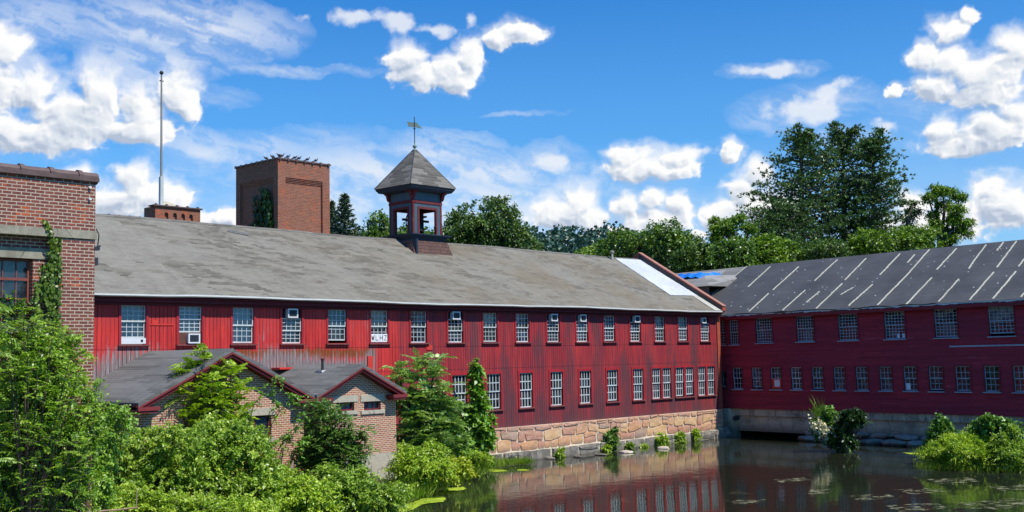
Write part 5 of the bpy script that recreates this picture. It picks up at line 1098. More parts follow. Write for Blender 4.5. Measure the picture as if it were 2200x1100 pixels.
def climbing(name, polys, n, fn, out_n, leaf, mat, label, cat='ivy', thick=.12, seed=1, stems=None):
    rng = np.random.default_rng(seed); pts = np.concatenate([px_poly_points(p_, int(n*w_), rng, fn) for p_, w_ in polys]); on = np.array(out_n, float)
    pts = pts+on*rng.uniform(.02, thick, (len(pts), 1)); base = pts[np.argmin(pts[:, 2])]
    t = plant(name, base, label, cat); m = len(pts); N = unit(on+rng.normal(size=(m, 3))*.45); D = unit(np.cross(N, rng.normal(size=(m, 3)))+np.array([0, 0, -.7])); s = leaf*rng.uniform(.6, 1.3, m)
    quads_obj('foliage', leaf_faces(pts, D, N, s, s*.8, .1), LM[mat], t, base)
    if stems:
        mb = MB(); [mb.tube([fn(*q)+on*.02 for q in st], .012, 4) for st in stems]; mb.build('stems', MT['stem'], t, origin=base)
    return t

# ================================================================== plants near the sheds and on the banks
def L3(px, py, T, rx, ry, rz): p_ = aT(px, py, T); return (p_[0], p_[1], p_[2], rx, ry, rz)
GZ = -5.0
# the big leafy trees at the left edge
def base_under(px, py, T, z=-5.0): p_ = aT(px, py, T); return (p_[0], p_[1], z)
def cpx(T): return T/FPX
tips = [tuple(aT(x, y, 23.6+dz)) for x, y, dz in [(20, 690, 0), (60, 700, -.2), (115, 700, .3), (150, 770, 0), (20, 780, -.6), (80, 800, -.5), (140, 850, -.3), (190, 880, .2), (30, 900, -.6), (100, 930, -.6), (160, 960, -.4), (60, 1030, -.6), (130, 1050, -.6), (195, 1000, .2), (50, 665, .4), (205, 925, .3), (165, 815, 0)]]
ailanthus('locust_tree', base_under(60, 1100, 24, -4.8), tips, 'feathery green tree in front of the left brick building, its frond tips catching the sun', 'locust', .42, 9, .085, 15, 3, .035, sc=.4, width=.5, ball=.25, droop=.2)
lob = [L3(x, y, 24.8, r_, r_, r_) for x, y, r_ in [(60, 800, .85), (30, 900, .9), (120, 900, .8), (80, 1010, .95), (160, 1010, .75), (20, 1050, .8), (130, 790, .5), (10, 730, .5)]]

def bush_px(name, pts, T, n, leaf, mat, label, seed, base=None, k=14, ln=.30, r0=.4, W=.6, cat='bush', group=None, shoots=1.0, crown='foliage', stemname='stems'):
    big = [L3(x, y, T+dt, r_*cpx(T), r_*cpx(T), ry_*cpx(T)) for x, y, r_, ry_, dt in pts]; rr_ = np.random.default_rng(seed+900); lob = []
    for (x, y, z, a, b, c) in big:
        lob.append((x, y, z, a*.62, b*.62, c*.62)); nsub = 3 if max(a, c) < .45 else 11
        for d in rdir(nsub, rr_, .35):
            f = rr_.uniform(.22, .40); lob.append((x+d[0]*a*(1-f*.8), y+d[1]*b*(1-f*.8), z+d[2]*c*(1-f*.8), a*f, b*f, c*f*rr_.uniform(.7, 1.2)))
    bx = sum(p_[0] for p_ in pts)/len(pts); by = max(p_[1]+p_[3]*.6 for p_ in pts)
    b_ = aT(bx, by, T); b_ = (b_[0], b_[1], max(WZ-.05, min(b_[2], -4.3)) if base is None else base)
    return shrub(name, b_, lob, n, leaf, mat, label, cat, k, ln, W, r0, .022, seed, group, shoots=shoots, crown=crown, stemname=stemname)
bush_px('locust_tree', [(60, 770, 80, 75, 0), (40, 870, 90, 80, 0), (130, 880, 85, 85, .3), (80, 980, 95, 80, -.3), (165, 985, 55, 75, .2), (30, 1050, 80, 70, -.3), (130, 1070, 75, 60, 0), (120, 780, 55, 60, .4), (15, 700, 50, 50, .3), (185, 930, 30, 50, .3)], 24.8, 7600, .046, 'locust', 'dense bright-topped leafy tree filling the lower left corner', 5, base=-4.8, k=14, ln=.24, W=.55, cat='tree', crown='crown', stemname='trunk')
fr = [tuple(aT(x, y, 21)) for x, y in [(-25, 650), (-30, 720), (-40, 990)]]
ailanthus('ailanthus_sapling', base_under(-60, 1000, 21, -4.8), fr, 'sapling with long striped fronds reaching in from the left edge', 'ail2', .62, 12, .15, 7, 12, .025, sc=.3, droop=.25, group=None)
# ailanthus in front of the larger shed
tips = [tuple(aT(x, y, 39+dz)) for x, y, dz in [(440, 755, 0), (405, 800, -.3), (470, 795, .2), (385, 850, -.5), (430, 850, -.6), (480, 850, -.2), (520, 830, .2), (500, 900, -.3), (440, 905, -.7), (395, 900, -.6), (455, 822, -.5), (530, 880, 0), (415, 780, 0), (500, 790, .3), (365, 838, -.2), (470, 930, -.4)]]
ailanthus('ailanthus_tree', base_under(440, 1060, 39, -4.9), tips, 'yellow-green ailanthus with layered fronds in front of the larger shed gable', 'ail', .75, 10, .20, 22, 4, .05, droop=.42, sc=.4, width=.36, el0=.1, el1=1.1)
# rounded thicket below it
bush_px('honeysuckle_bush', [(300, 985, 70, 50, 0), (380, 975, 65, 55, -.5), (250, 1035, 66, 50, 0), (340, 1050, 85, 55, -1), (225, 975, 34, 36, .5)], 35, 5200, .062, 'bush', 'mounded bright green bush right of the locust tree', 21)
bush_px('honeysuckle_bush', [(455, 965, 72, 62, 0), (520, 1005, 74, 66, -.3), (430, 1050, 75, 58, -.8), (505, 950, 50, 42, .4), (556, 995, 36, 40, .5), (540, 1070, 62, 42, -.8)], 36, 6400, .066, 'bush', 'tallest rounded bush with glossy leaves below the shed gable', 22)
bush_px('honeysuckle_bush', [(620, 1075, 66, 45, 0), (580, 1100, 66, 36, -.5), (680, 1090, 56, 38, 0), (600, 1040, 36, 30, .6)], 36, 4200, .06, 'bright', 'low yellowish bush in the middle of the bank thicket', 23)
bush_px('honeysuckle_bush', [(740, 1070, 60, 40, 0), (800, 1082, 50, 34, 0), (760, 1040, 36, 28, .6), (700, 1045, 42, 34, .8), (835, 1072, 30, 24, .3)], 37, 4600, .06, 'bush', 'leafy bush in front of the pale footing of the smaller shed', 24)
bush_px('bramble', [(180, 1075, 60, 40, 0), (260, 1085, 60, 35, 0), (350, 1095, 60, 30, 0), (430, 1100, 60, 30, 0), (520, 1105, 60, 25, 0)], 31, 3600, .05, 'bright', 'low tangle of light green brambles along the lower edge', 25)
bush_px('bramble', [(250, 900, 32, 28, 0), (225, 940, 30, 35, 0), (205, 990, 28, 40, 0), (200, 1050, 30, 40, -.5)], 30, 1500, .055, 'vine', 'slim bramble between the locust tree and the rounded bushes', 26)
# arching vine sprays across the larger shed
def archvine(name, paths, T, label, mat='vine', leaf=.10, n=26, seed=3, cat='vine', r=.018, fl=.22):
    rng = np.random.default_rng(seed); mb = MB(); Q = []; base = None
    for pth in paths:
        pts = [aT(x, y, T+dt) for x, y, dt in pth]; base = pts[0] if base is None else base
        # smooth path
        P = []; 
        for i in range(len(pts)-1):
            for f in np.linspace(0, 1, 8, endpoint=False): P.append(pts[i]*(1-f)+pts[i+1]*f)
        P.append(pts[-1]); P = np.array(P); mb.tube(P[::2], np.linspace(r, r*.3, len(P[::2])), 5)
        idx = rng.integers(len(P)//5, len(P), n); C = P[idx]; O = rdir(n, rng, .1); Q.append(sprays(C, O, rng, 9, fl, leaf, leaf*.62, .5))
    t = plant(name, base, label, cat); quads_obj('foliage', np.concatenate(Q), LM[mat], t, base); mb.build('stems', MT['stem'], t, origin=base); return t
archvine('wild_vine', [[(525, 960, 0), (545, 870, 0), (590, 815, .0), (612, 822, 0)], [(560, 960, 0), (590, 900, 0), (625, 850, 0), (650, 852, 0)], [(570, 970, 0), (640, 915, 0), (668, 862, 0)], [(590, 980, 0), (620, 930, .3), (618, 960, 0)], [(540, 950, 0), (600, 880, .2), (580, 840, 0)], [(640, 990, 0), (655, 940, 0), (645, 960, 0)]], 38.5, 'loose climbing vine arching across the right half of the larger shed', n=24)
# dark feathery shrub between the sheds
tips = [tuple(aT(x, y, 40+dz)) for x, y, dz in [(680, 870, 0), (720, 880, 0), (700, 910, -.2), (745, 900, 0), (770, 930, .2), (690, 950, -.3), (740, 960, -.3), (670, 920, 0), (710, 990, -.4), (760, 980, 0), (780, 960, .3), (650, 880, .2), (655, 970, 0), (700, 1010, -.4), (790, 930, .3), (735, 930, -.3)]]
ailanthus('locust_sapling', base_under(700, 1060, 40, -4.9), tips, 'dark feathery locust sapling in the gap between the two sheds', 'dark', .42, 9, .10, 34, 8, .035, sc=.4, width=.5, ball=.34, droop=.3)
bush_px('locust_sapling', [(700, 960, 50, 60, 0), (740, 980, 50, 50, 0), (670, 1000, 40, 40, 0), (705, 900, 30, 30, 0)], 40.5, 2200, .06, 'dark', 'small dark shrub at the foot of the feathery sapling', 9)
# ailanthus right of the smaller shed
TA = 47.5
tips = [tuple(aT(x, y, TA+dz)) for x, y, dz in [(850, 790, 0), (905, 778, 0), (880, 810, -.3), (930, 800, 0), (955, 830, 0), (870, 850, -.4), (915, 850, -.6), (960, 870, -.1), (890, 890, -.6), (940, 900, -.6), (870, 920, -.5), (975, 910, 0), (920, 940, -.7), (960, 960, -.5), (990, 950, 0), (845, 830, .2), (880, 960, -.4), (935, 770, .2), (985, 880, .1)]]
ailanthus('ailanthus_tree', base_under(915, 1000, TA, -5.0), tips, 'tall ailanthus with pinkish pale tops right of the smaller shed', 'ail2', .85, 10, .24, 25, 6, .06, droop=.42, sc=.5, width=.34, el0=.25, el1=1.35)
bush_px('ailanthus_tree', [(900, 900, 42, 50, .6), (940, 930, 45, 45, .6), (880, 950, 35, 40, .6), (980, 950, 32, 36, .6), (870, 870, 25, 30, .8), (930, 870, 30, 30, .8)], TA, 2600, .085, 'vine', 'dense leafy green undergrowth beneath the tall ailanthus by the mill wall', 31)
# vine-wrapped column against the wall
VT = 54.5
bush_px('vine_column', [(1024, 880, 20, 30, 0), (1030, 915, 28, 30, 0), (1020, 945, 26, 26, 0), (1034, 945, 24, 24, 0), (1022, 850, 15, 24, 0), (1021, 815, 8, 22, 0), (1023, 790, 7, 12, 0), (1045, 935, 16, 18, 0), (1010, 900, 14, 26, 0)], VT, 2600, .14, 'vine', 'narrow leafy vine column climbing the mill wall between two lower windows', 33, k=8, ln=.22, cat='vine')
# weeds and grass along the bank
def blades(name, pts, n, h, mat, label, T=None, seed=1, w=.02, cat='grass', kind=None, spread=.12, group=None):
    rng = np.random.default_rng(seed); C = np.array(pts, float); idx = rng.integers(0, len(C), n); P = C[idx, :3]+rng.normal(size=(n, 3))*np.stack([C[idx, 3], C[idx, 3], 0*C[idx, 3]], 1)
    D = unit(np.stack([rng.normal(size=n)*.35, rng.normal(size=n)*.35, np.ones(n)], 1)); N = rdir(n, rng); L = h*rng.uniform(.5, 1.2, n); Q = leaf_faces(P, D, N, L, np.full(n, w), .12)
    base = C[:, :3].mean(0)
    if kind: o = quads_obj(name, Q, LM[mat]); tag(o, label, cat, None, kind); return o
    t = plant(name, base, label, cat, group); quads_obj('blades', Q, LM[mat], t, base); return t
def W_(px, py, s=.3, z=WZ): p_ = aZ(px, py, z); return (p_[0], p_[1], z+.0, s)
blades('reeds', [W_(x, y, .35, -5.2) for x, y in [(870, 1075), (900, 1062), (930, 1050), (960, 1040), (990, 1028), (1020, 1015), (850, 1060), (880, 1040), (910, 1025), (940, 1010), (860, 1020), (890, 1000), (1010, 1000), (970, 1015), (1040, 1008)]], 7500, .75, 'grass', 'tall light green marsh grass along the pond bank', seed=41, w=.03, kind='stuff', cat='grass')
blades('reeds', [W_(x, y, .22, WZ) for x, y in [(1060, 1003), (1085, 1001), (1110, 999), (1125, 998)]], 1500, .45, 'grass', 'grass tuft in the water below the stone foundation', seed=42, w=.02)
bush_px('weed_patch', [(880, 985, 32, 30, 0), (865, 1015, 26, 30, 0), (910, 1010, 35, 25, -.5), (930, 980, 26, 22, .5), (950, 1010, 26, 22, -.5)], 44, 2600, .055, 'bright', 'yellow-green weeds beside the corner of the smaller shed', 44, k=12, ln=.25)
bush_px('weed_patch', [(985, 1000, 22, 16, 0), (965, 1018, 22, 16, -.3), (1000, 1012, 14, 12, 0)], 45, 700, .07, 'yellow', 'sulphur yellow weed clump at the water edge', 45, k=10, ln=.22)
bush_px('weed_patch', [(830, 1075, 34, 22, 0), (860, 1060, 26, 22, 0), (800, 1090, 40, 18, 0)], 39, 1500, .055, 'bright', 'light green weeds overhanging the algae at the lower bank', 46, k=12, ln=.25)
bush_px('weed_patch', [(1010, 985, 26, 18, 0), (985, 985, 24, 20, .3), (1040, 990, 16, 12, 0)], 51, 1100, .06, 'bright', 'low fresh weeds under the vine column', 47, k=12, ln=.25)
# small plants rooted in the stone foundation
for i, (px_, py_, r_, rh_, mt, lab) in enumerate([(1316, 945, 12, 30, 'dark', 'dark shrub growing out of the stone foundation below the fourth lower window'), (1421, 950, 14, 18, 'bright', 'bright round bush at the foundation foot, the left of a pair'), (1461, 948, 12, 20, 'bush', 'upright green bush at the foundation foot, the right of a pair'),
    (1302, 968, 7, 11, 'bright', 'small light tuft left of the dark shrub'), (1381, 964, 11, 7, 'bush', 'flat little plant on the waterline between the shrub and the pair of bushes'), (1203, 975, 9, 10, 'bush', 'small plant by the waterline under the leftmost rocks'), (1495, 935, 7, 12, 'bright', 'thin pale weed high on the stones near the corner'), (1352, 960, 8, 6, 'grass', 'grassy wisp on the waterline right of the dark shrub')]):
    P = aY(px_, py_, -.45); T_ = (P-CAMP)@CF
    t = bush_px('foundation_shrub', [(px_, py_, r_, rh_*.6, 0), (px_-r_*.3, py_+rh_*.45, r_*.8, rh_*.45, 0), (px_+r_*.25, py_-rh_*.45, r_*.6, rh_*.45, 0)], T_, int(16*r_*max(rh_, 8)/10)+80, .075, mt, lab, 50+i, k=9, ln=.18, cat='shrub', base=-5.2)
# right-hand shore: blossom shrub, dark bushes, hanging vine, sunlit islet
TR = 60
t = bush_px('elder_shrub', [(1765, 915, 16, 18, 0), (1790, 932, 14, 16, 0), (1778, 892, 11, 16, 0), (1802, 950, 14, 10, 0)], TR, 800, .12, 'dark', 'shrub with white flower heads by the tunnel mouth', 61, k=9, ln=.3, base=-5.2)
rngf = np.random.default_rng(5); C = np.array([aT(x+rngf.normal()*11, y+rngf.normal()*7, TR-.7) for x, y in [(1762, 920)]*36+[(1775, 930)]*26+[(1750, 905)]*10+[(1820, 955)]*8]); n_ = len(C)
Q = np.concatenate([leaf_faces(C+rngf.normal(size=C.shape)*.05, rdir(n_, rngf, .3), rdir(n_, rngf, 1), np.full(n_, .13), np.full(n_, .11)) for _ in range(5)]); quads_obj('blossoms', Q, LM['white'], t, tuple(t.location))
blades('reeds', [tuple(aT(1765+random.uniform(-22, 8), 895+random.uniform(-12, 8), TR-.5))+(.12,) for _ in range(8)], 60, .95, 'light', 'long pale blades fanning out left of the blossom shrub', seed=62, w=.035)
bush_px('dark_bush', [(1832, 900, 19, 14, 0), (1812, 922, 12, 16, 0), (1852, 902, 6, 18, 0), (1822, 948, 16, 9, 0)], TR-1, 900, .11, 'ivyd', 'rounded dark bush against the concrete base right of the blossom shrub', 63, k=10, ln=.26, base=-5.2)
bush_px('dark_bush', [(2020, 930, 20, 24, 0), (2010, 950, 22, 18, 0), (2040, 950, 20, 16, 0), (2018, 905, 7, 12, 0)], 52, 1200, .10, 'dark', 'dark bush behind the sunlit islet plants', 64, k=10, ln=.26, base=-5.2)
bush_px('dark_bush', [(2130, 915, 26, 16, 0), (2160, 925, 26, 14, 0)], 50, 900, .10, 'dark', 'shaded bush behind the right end of the islet', 65, k=10, ln=.26, base=-5.2)
TI = 50
bush_px('willow_bush', [(2075, 955, 28, 18, 0), (2110, 955, 28, 20, 0), (2060, 970, 24, 12, -.4), (2095, 935, 12, 14, .3), (2080, 978, 40, 12, -.5), (2120, 978, 34, 13, -.5)], TI, 3000, .075, 'bright', 'largest sunlit bush on the islet', 71, k=12, ln=.35, base=-5.1, shoots=6, W=.34)
bush_px('willow_bush', [(2160, 965, 26, 16, 0), (2195, 970, 28, 16, 0), (2150, 950, 10, 16, 0), (2180, 940, 7, 18, 0), (2170, 982, 34, 12, -.3), (2210, 985, 30, 12, -.3)], TI-1, 2700, .075, 'bush', 'loose green bush at the right end of the islet', 72, k=12, ln=.35, base=-5.1, shoots=6, W=.34)
bush_px('willow_bush', [(2020, 972, 28, 14, 0), (2040, 958, 24, 18, .2), (2000, 981, 18, 8, 0), (2035, 984, 34, 8, -.3)], TI+.5, 1700, .065, 'bright', 'low yellow-green plants at the left tip of the islet', 73, k=12, ln=.28, base=-5.1, shoots=6, W=.34)
blades('reeds', [tuple(aZ(x, y, WZ+.05))+(.3,) for x, y in [(1998, 983), (2010, 985), (2030, 984), (2050, 985), (2070, 988), (2090, 990), (2110, 990), (2130, 990), (2150, 991), (2170, 992), (2195, 994), (2230, 996)]], 5200, .62, 'grass', 'grass fringe around the islet', seed=74, w=.025, kind='stuff')
# ivy
fnB = lambda x, y: aY(x, y, YB+.10)
climbing('ivy', [([(104, 512), (125, 512), (126, 600), (124, 740), (96, 740), (100, 600)], .62), ([(82, 572), (104, 565), (104, 640), (96, 660), (84, 640)], .16), ([(90, 470), (97, 478), (112, 512), (104, 512), (94, 492)], .05), ([(68, 610), (78, 600), (80, 760), (64, 760)], .14), ([(60, 730), (140, 700), (160, 790), (60, 800)], .2)], 1500, fnB, (0, -1, 0), .085, 'ivy', 'ivy climbing the left brick building beside its window', seed=81, thick=.2, stems=[[(105, 740), (110, 640), (114, 560), (108, 512), (95, 482)], [(74, 760), (72, 680), (73, 610)]])
climbing('ivy', [([(556, 494), (588, 494), (586, 440), (578, 410), (568, 402), (564, 430), (552, 455)], .85), ([(548, 425), (553, 418), (562, 480), (554, 480)], .1), ([(535, 494), (556, 494), (550, 480), (538, 484)], .08)], 1400, lambda x, y: aX(x, y, TX), (-1, 0, 0), .17, 'ivyd', 'dark ivy on the shaded face of the brick tower', seed=82, thick=.25)
climbing('hanging_vine', [([(2006, 900), (2012, 893), (2016, 940), (2006, 940)], 1)], 120, lambda x, y: aT(x, y, 52.3), (-1, 0, 0), .10, 'ivyd', 'thin dark vine hanging on the concrete base behind the islet', 'vine', seed=83, stems=[[(2012, 880), (2008, 905), (2010, 940)], [(2024, 886), (2028, 900), (2020, 930)]])

# ================================================================== trees behind the mills
def broadleaf(name, px, py, T, w_, h_, n, mat, label, seed, leaf=.30, base_py=620, nl=9, group=None, gap=.28, k=7):
    """crown centred at (px,py), w_,h_ in px half sizes"""
    rng = np.random.default_rng(seed); c = aT(px, py, T); s = cpx(T); b = aT(px, base_py, T+1.0)
    lob = []
    for i in range(nl):
        a = 2*PI*i/nl*1.0+rng.uniform(-.3, .3); rr = rng.uniform(.35, .72); z = rng.uniform(-.65, .62)
        lim = math.sqrt(max(.05, 1-z*z)); lob.append((c[0]+math.cos(a)*w_*s*rr*lim, c[1]+math.sin(a)*w_*s*rr*lim, c[2]+z*h_*s, w_*s*rng.uniform(.30, .46), w_*s*rng.uniform(.30, .46), h_*s*rng.uniform(.24, .40)))
    lob.append((c[0], c[1], c[2]+.55*h_*s, w_*s*.42, w_*s*.42, h_*s*.45)); lob.append((c[0], c[1], c[2], w_*s*.62, w_*s*.62, h_*s*.7))
    base = (float(b[0]), float(b[1]), min(float(b[2]), 2.0)-1.0)
    t = plant(name, base, label, 'tree', group); P, O = lobes_points(lob, int(n*.75), rng, .62, gap+.10); cl_ = rng.normal(size=(40, 3)); key = np.sin(P@cl_[0]*.9/1)+np.sin(P@cl_[1]*1.1)+np.sin(P@cl_[2]*1.3); P = P+O*(key*.16)[:, None]*(w_*s*.12+.3); keep = key > -1.35; P = P[keep]; O = O[keep]; Q = sprays(P, unit(O+rng.normal(size=O.shape)*.5+np.array([0, 0, .15])), rng, k, leaf*2.6, leaf, leaf*.62, .6)
    quads_obj('crown', Q, LM[mat], t, base); mb = MB(); branches(mb, base, lob, max(.16, w_*s*.05), rng, 2); mb.build('trunk', MT['bark'], t, origin=base); return t
G1 = 'broadleaf trees behind the mill roofs'
broadleaf('oak_tree', 1058, 515, 92, 98, 76, 6500, 'oak', 'big rounded oak right of the cupola', 101, .26, nl=13)
broadleaf('oak_tree', 990, 540, 90, 40, 40, 1600, 'oak', 'lower oak bough directly beside the cupola', 102, .26)
broadleaf('maple_tree', 815, 500, 100, 34, 34, 1500, 'maple', 'small light tree just left of the cupola', 103, .26)
broadleaf('maple_tree', 880, 515, 110, 50, 26, 1500, 'maple', 'low tree crown seen through the belfry openings', 104, .3)
broadleaf('maple_tree', 770, 525, 120, 45, 22, 1100, 'oak', 'dark low tree between the spruce and the cupola', 105, .3)
broadleaf('maple_tree', 1345, 545, 108, 75, 46, 3200, 'maple', 'wide green tree over the right end of the grey roof', 106, .28, nl=11)
broadleaf('maple_tree', 1440, 535, 104, 66, 50, 3200, 'maple', 'domed green tree left of the thin locust', 107, .28, nl=11)
broadleaf('maple_tree', 1285, 565, 112, 60, 32, 1700, 'light', 'yellowish low tree at the foot of the far hill', 108, .28)
broadleaf('maple_tree', 1500, 570, 98, 60, 42, 2400, 'oak', 'dark green tree above the blue tarp', 109, .26)
broadleaf('maple_tree', 1580, 565, 96, 60, 45, 2600, 'maple', 'mixed green tree left of the pines', 110, .26)
broadleaf('maple_tree', 1650, 555, 97, 60, 40, 2200, 'light', 'lighter tree at the foot of the pines', 111, .26)
broadleaf('maple_tree', 1950, 520, 98, 58, 26, 2000, 'light', 'bright yellow-green tree on the skyline right of the pines', 112, .25)
broadleaf('maple_tree', 1870, 535, 98, 60, 36, 2000, 'light', 'light green tree below the right-hand pine', 113, .26)
broadleaf('maple_tree', 1770, 555, 97, 80, 36, 2400, 'oak', 'dark shrubby tree mass under the middle pine', 114, .26)
def airy_tree(px_base, py_base, T, limbs, label, seed, mat='maple', leaf=.2, n=60, name='locust_tree', r=.22):
    rng = np.random.default_rng(seed); b = aT(px_base, py_base, T); base = (float(b[0]), float(b[1]), float(b[2])-4); t = plant(name, base, label, 'tree'); mb = MB(); Q = []
    for pth in limbs:
        P = [aT(x, y, T+rng.uniform(-1, 1)) for x, y, _ in pth]; mb.tube([np.array(base)]+P, np.linspace(r, r*.18, len(P)+1), 6)
        for (x, y, rr) in pth:
            if rr <= 0: continue
            s = rr*cpx(T); c = aT(x, y, T+rng.uniform(-1, 1)); m = int(n*(rr/10)**1.4); d = rdir(m, rng); C = c+d*np.array([s, s, s*.42])*rng.random((m, 1))**.4; Q.append(sprays(C, rdir(m, rng, .2), rng, 8, leaf*2.2, leaf, leaf*.55, .5))
    quads_obj('crown', np.concatenate(Q), LM[mat], t, base); mb.build('trunk', MT['bark'], t, origin=base); return t
airy_tree(2020, 530, 100, [[(2015, 500, 0), (2005, 460, 14), (1995, 425, 16)], [(2025, 490, 0), (2030, 440, 18), (2022, 410, 18)], [(2030, 495, 10), (2055, 450, 20), (2062, 425, 14)], [(2040, 500, 14), (2075, 480, 18)], [(2050, 470, 22), (2080, 500, 10)], [(2000, 500, 16), (2010, 480, 14)], [(2045, 515, 14), (2060, 495, 12)], [(2010, 405, 12), (2045, 412, 14)]], 'airy locust on the skyline above the black roof', 121, 'light', .2, 70)
airy_tree(1945, 535, 101, [[(1945, 505, 10), (1950, 470, 10), (1962, 438, 7)], [(1948, 490, 12), (1958, 455, 8)], [(1940, 515, 12), (1972, 455, 6)]], 'slim vine-covered snag left of the airy locust', 122, 'oak', .2, 80, 'dead_tree', .18)
airy_tree(1585, 560, 98, [[(1575, 530, 0), (1555, 490, 20), (1535, 475, 14)], [(1580, 520, 0), (1570, 478, 18), (1590, 470, 14)], [(1590, 520, 12), (1560, 500, 18)], [(1600, 520, 0), (1612, 490, 14)], [(1540, 510, 14), (1535, 495, 12)]], 'spreading locust at the left foot of the pines', 123, 'light', .21, 60)
def pine(px, T, prof, label, seed, heads=((0, 0),), base_py=620):
    """white pine from an outline (py, half width px): level boughs carrying flat needle plates, gaps between, upswept leaders"""
    rng = np.random.default_rng(seed); s = cpx(T); py_top = prof[0][0]; top = aT(px, py_top, T); b = aT(px, base_py, T); base = (float(b[0]), float(b[1]), float(b[2])-3); t = plant('pine_tree', base, label, 'tree', None); mb = MB(); Q = []
    bv = np.array(base); fork = aT(px, py_top+70, T); mb.tube([bv, bv*.5+fork*.5, fork], [.34, .26, .16], 8); axes = []
    for (hx_, hz_) in heads:
        tp = top+CR*hx_*s-np.array([0, 0, hz_*s]); mb.tube([fork, fork*.4+tp*.6+CR*hx_*s*.15, tp], [.15, .10, .03], 6); axes.append(tp)
    def plate(cc, d, w_, m_):
        k_ = max(3, int(m_*rng.uniform(.6, 1.3))); C = cc+rng.normal(size=(k_, 3))*np.array([w_*1.1, w_*1.1, .075]); O = unit(d*.7+rng.normal(size=(k_, 3))*.4+np.array([0, 0, .55])); kk = 8
        Dn = unit(np.repeat(O, kk, 0)+rng.normal(size=(k_*kk, 3))*.5); Q.append(leaf_faces(np.repeat(C, kk, 0), Dn, unit(rng.normal(size=(k_*kk, 3))*.8+np.array([.1, -.6, .9])), rng.uniform(.24, .42, k_*kk), np.full(k_*kk, .095), .05))
    def bough(o, a, ln, upc, cur=.10, m=8):
        d = np.array([math.cos(a), math.sin(a), 0]); pt = lambda q: o+d*ln*q+np.array([0, 0, ln*(upc*q+cur*q*q)]); mb.tube([pt(q) for q in (0, .35, .7, 1)], [.03+.012*ln, .05, .03, .012], 4)
        for c_ in range(max(2, int(ln*1.25))):
            q0 = .34+.68*(c_+rng.random())/max(2, int(ln*1.25)); sd = np.array([-d[1], d[0], 0]); plate(pt(q0)+sd*rng.normal()*.20*ln*(1.1-.5*q0)+np.array([0, 0, .06]), d, min(rng.uniform(.28, .60), .12+ln*.22), m)
    ys_ = [p_[0] for p_ in prof]; hs_ = [p_[1] for p_ in prof]; y = py_top+30
    while y < ys_[-1]:
        hw_ = np.interp(y, ys_, hs_)*s*1.16; o0 = aT(px, y, T); nb = 7; a0 = rng.uniform(0, 6.28); f = (y-py_top)/(ys_[-1]-py_top)
        for j in range(nb): bough(o0+np.array([0, 0, rng.uniform(-.25, .25)]), a0+j*2*PI/nb+rng.uniform(-.35, .35), hw_*rng.uniform(.6, 1.22), .30*(1-f)+.02-.06*f)
        y += rng.uniform(11, 18)
    for tp in axes:
        for i in range(7):
            f = i/7; o = fork*(1-f)+tp*f
            for j in range(3): bough(o, 2.4*(i*3+j)+seed, s*(16*(1-f)+4)*rng.uniform(.7, 1.3), .5+.7*f, .1, 4)
        for j in range(4): plate(tp-np.array([0, 0, .15*j]), np.array([0, 0, 1.]), .14, 4)
    quads_obj('crown', np.concatenate(Q), LM['pine'], t, base); mb.build('trunk', MT['bark'], t, origin=base); return t
pine(1722, 108, [(272, 5), (300, 26), (330, 42), (360, 62), (400, 68), (450, 88), (500, 118), (560, 130), (590, 120)], 'left one of the tall dark pines, wide and ragged with a forked top', 131, heads=((-10, 0), (16, 8)))
pine(1812, 111, [(266, 5), (300, 28), (340, 56), (400, 74), (450, 90), (500, 100), (580, 100)], 'middle tall pine, its leader the highest of the group', 132, heads=((-20, 0), (22, 12)))
pine(1876, 107, [(280, 5), (310, 24), (350, 38), (400, 52), (450, 58), (520, 60), (590, 50)], 'right-hand pine with its leader bent outward', 133, heads=((14, 0), (-8, 22)))
pine(1665, 104, [(430, 8), (460, 50), (500, 78), (560, 86), (600, 80)], 'shorter pine at the left front of the tall ones', 134, heads=((0, 0), (22, 14)))
def spruce(px, py_top, T, half, label, seed, base_py):
    rng = np.random.default_rng(seed); s = cpx(T); top = aT(px, py_top, T); b = aT(px, base_py, T); base = (float(b[0]), float(b[1]), float(b[2])-2); t = plant('spruce_tree', base, label, 'tree'); mb = MB(); Q = []; bv = np.array(base); mb.tube([bv, top], [.22, .03], 7)
    nb = 84
    for i in range(nb):
        f = i/nb; a = i*2.399; ln = half*s*(1-f)**.9*rng.uniform(.85, 1.12)+.12; o = bv+(top-bv)*(.12+.86*f); d = np.array([math.cos(a), math.sin(a), 0]); m = int(4+ln*9); q = .15+.85*rng.random(m)
        z = lambda q: ln*(.30*(1-f)-.28*q*(1-f)+.22*q*q+.35*f*q)
        mb.tube([o, o+d*ln*.5+np.array([0, 0, z(.5)]), o+d*ln+np.array([0, 0, z(1)])], [.04, .025, .01], 4)
        C = o+np.outer(q*ln, d)+np.outer(z(q), [0, 0, 1.]); sd = np.array([-d[1], d[0], 0]); C = C+np.outer(rng.normal(size=m)*.10*ln*(1.1-q), sd); kk = 7; Pn = np.repeat(C, kk, 0)
        Dn = unit(d[None]*.5+rng.normal(size=(m*kk, 3))*np.array([.6, .6, .35])+np.array([0, 0, -.12])); Q.append(leaf_faces(Pn, Dn, rdir(m*kk, rng), rng.uniform(.16, .32, m*kk), np.full(m*kk, .07), .05))
    quads_obj('crown', np.concatenate(Q), LM['spruce'], t, base); mb.build('trunk', MT['bark'], t, origin=base); return t
spruce(740, 414, 88, 44, 'pointed spruce with upswept branches right of the brick tower', 141, 520)
spruce(712, 430, 92, 30, 'second spruce half hidden behind the brick tower', 142, 520)
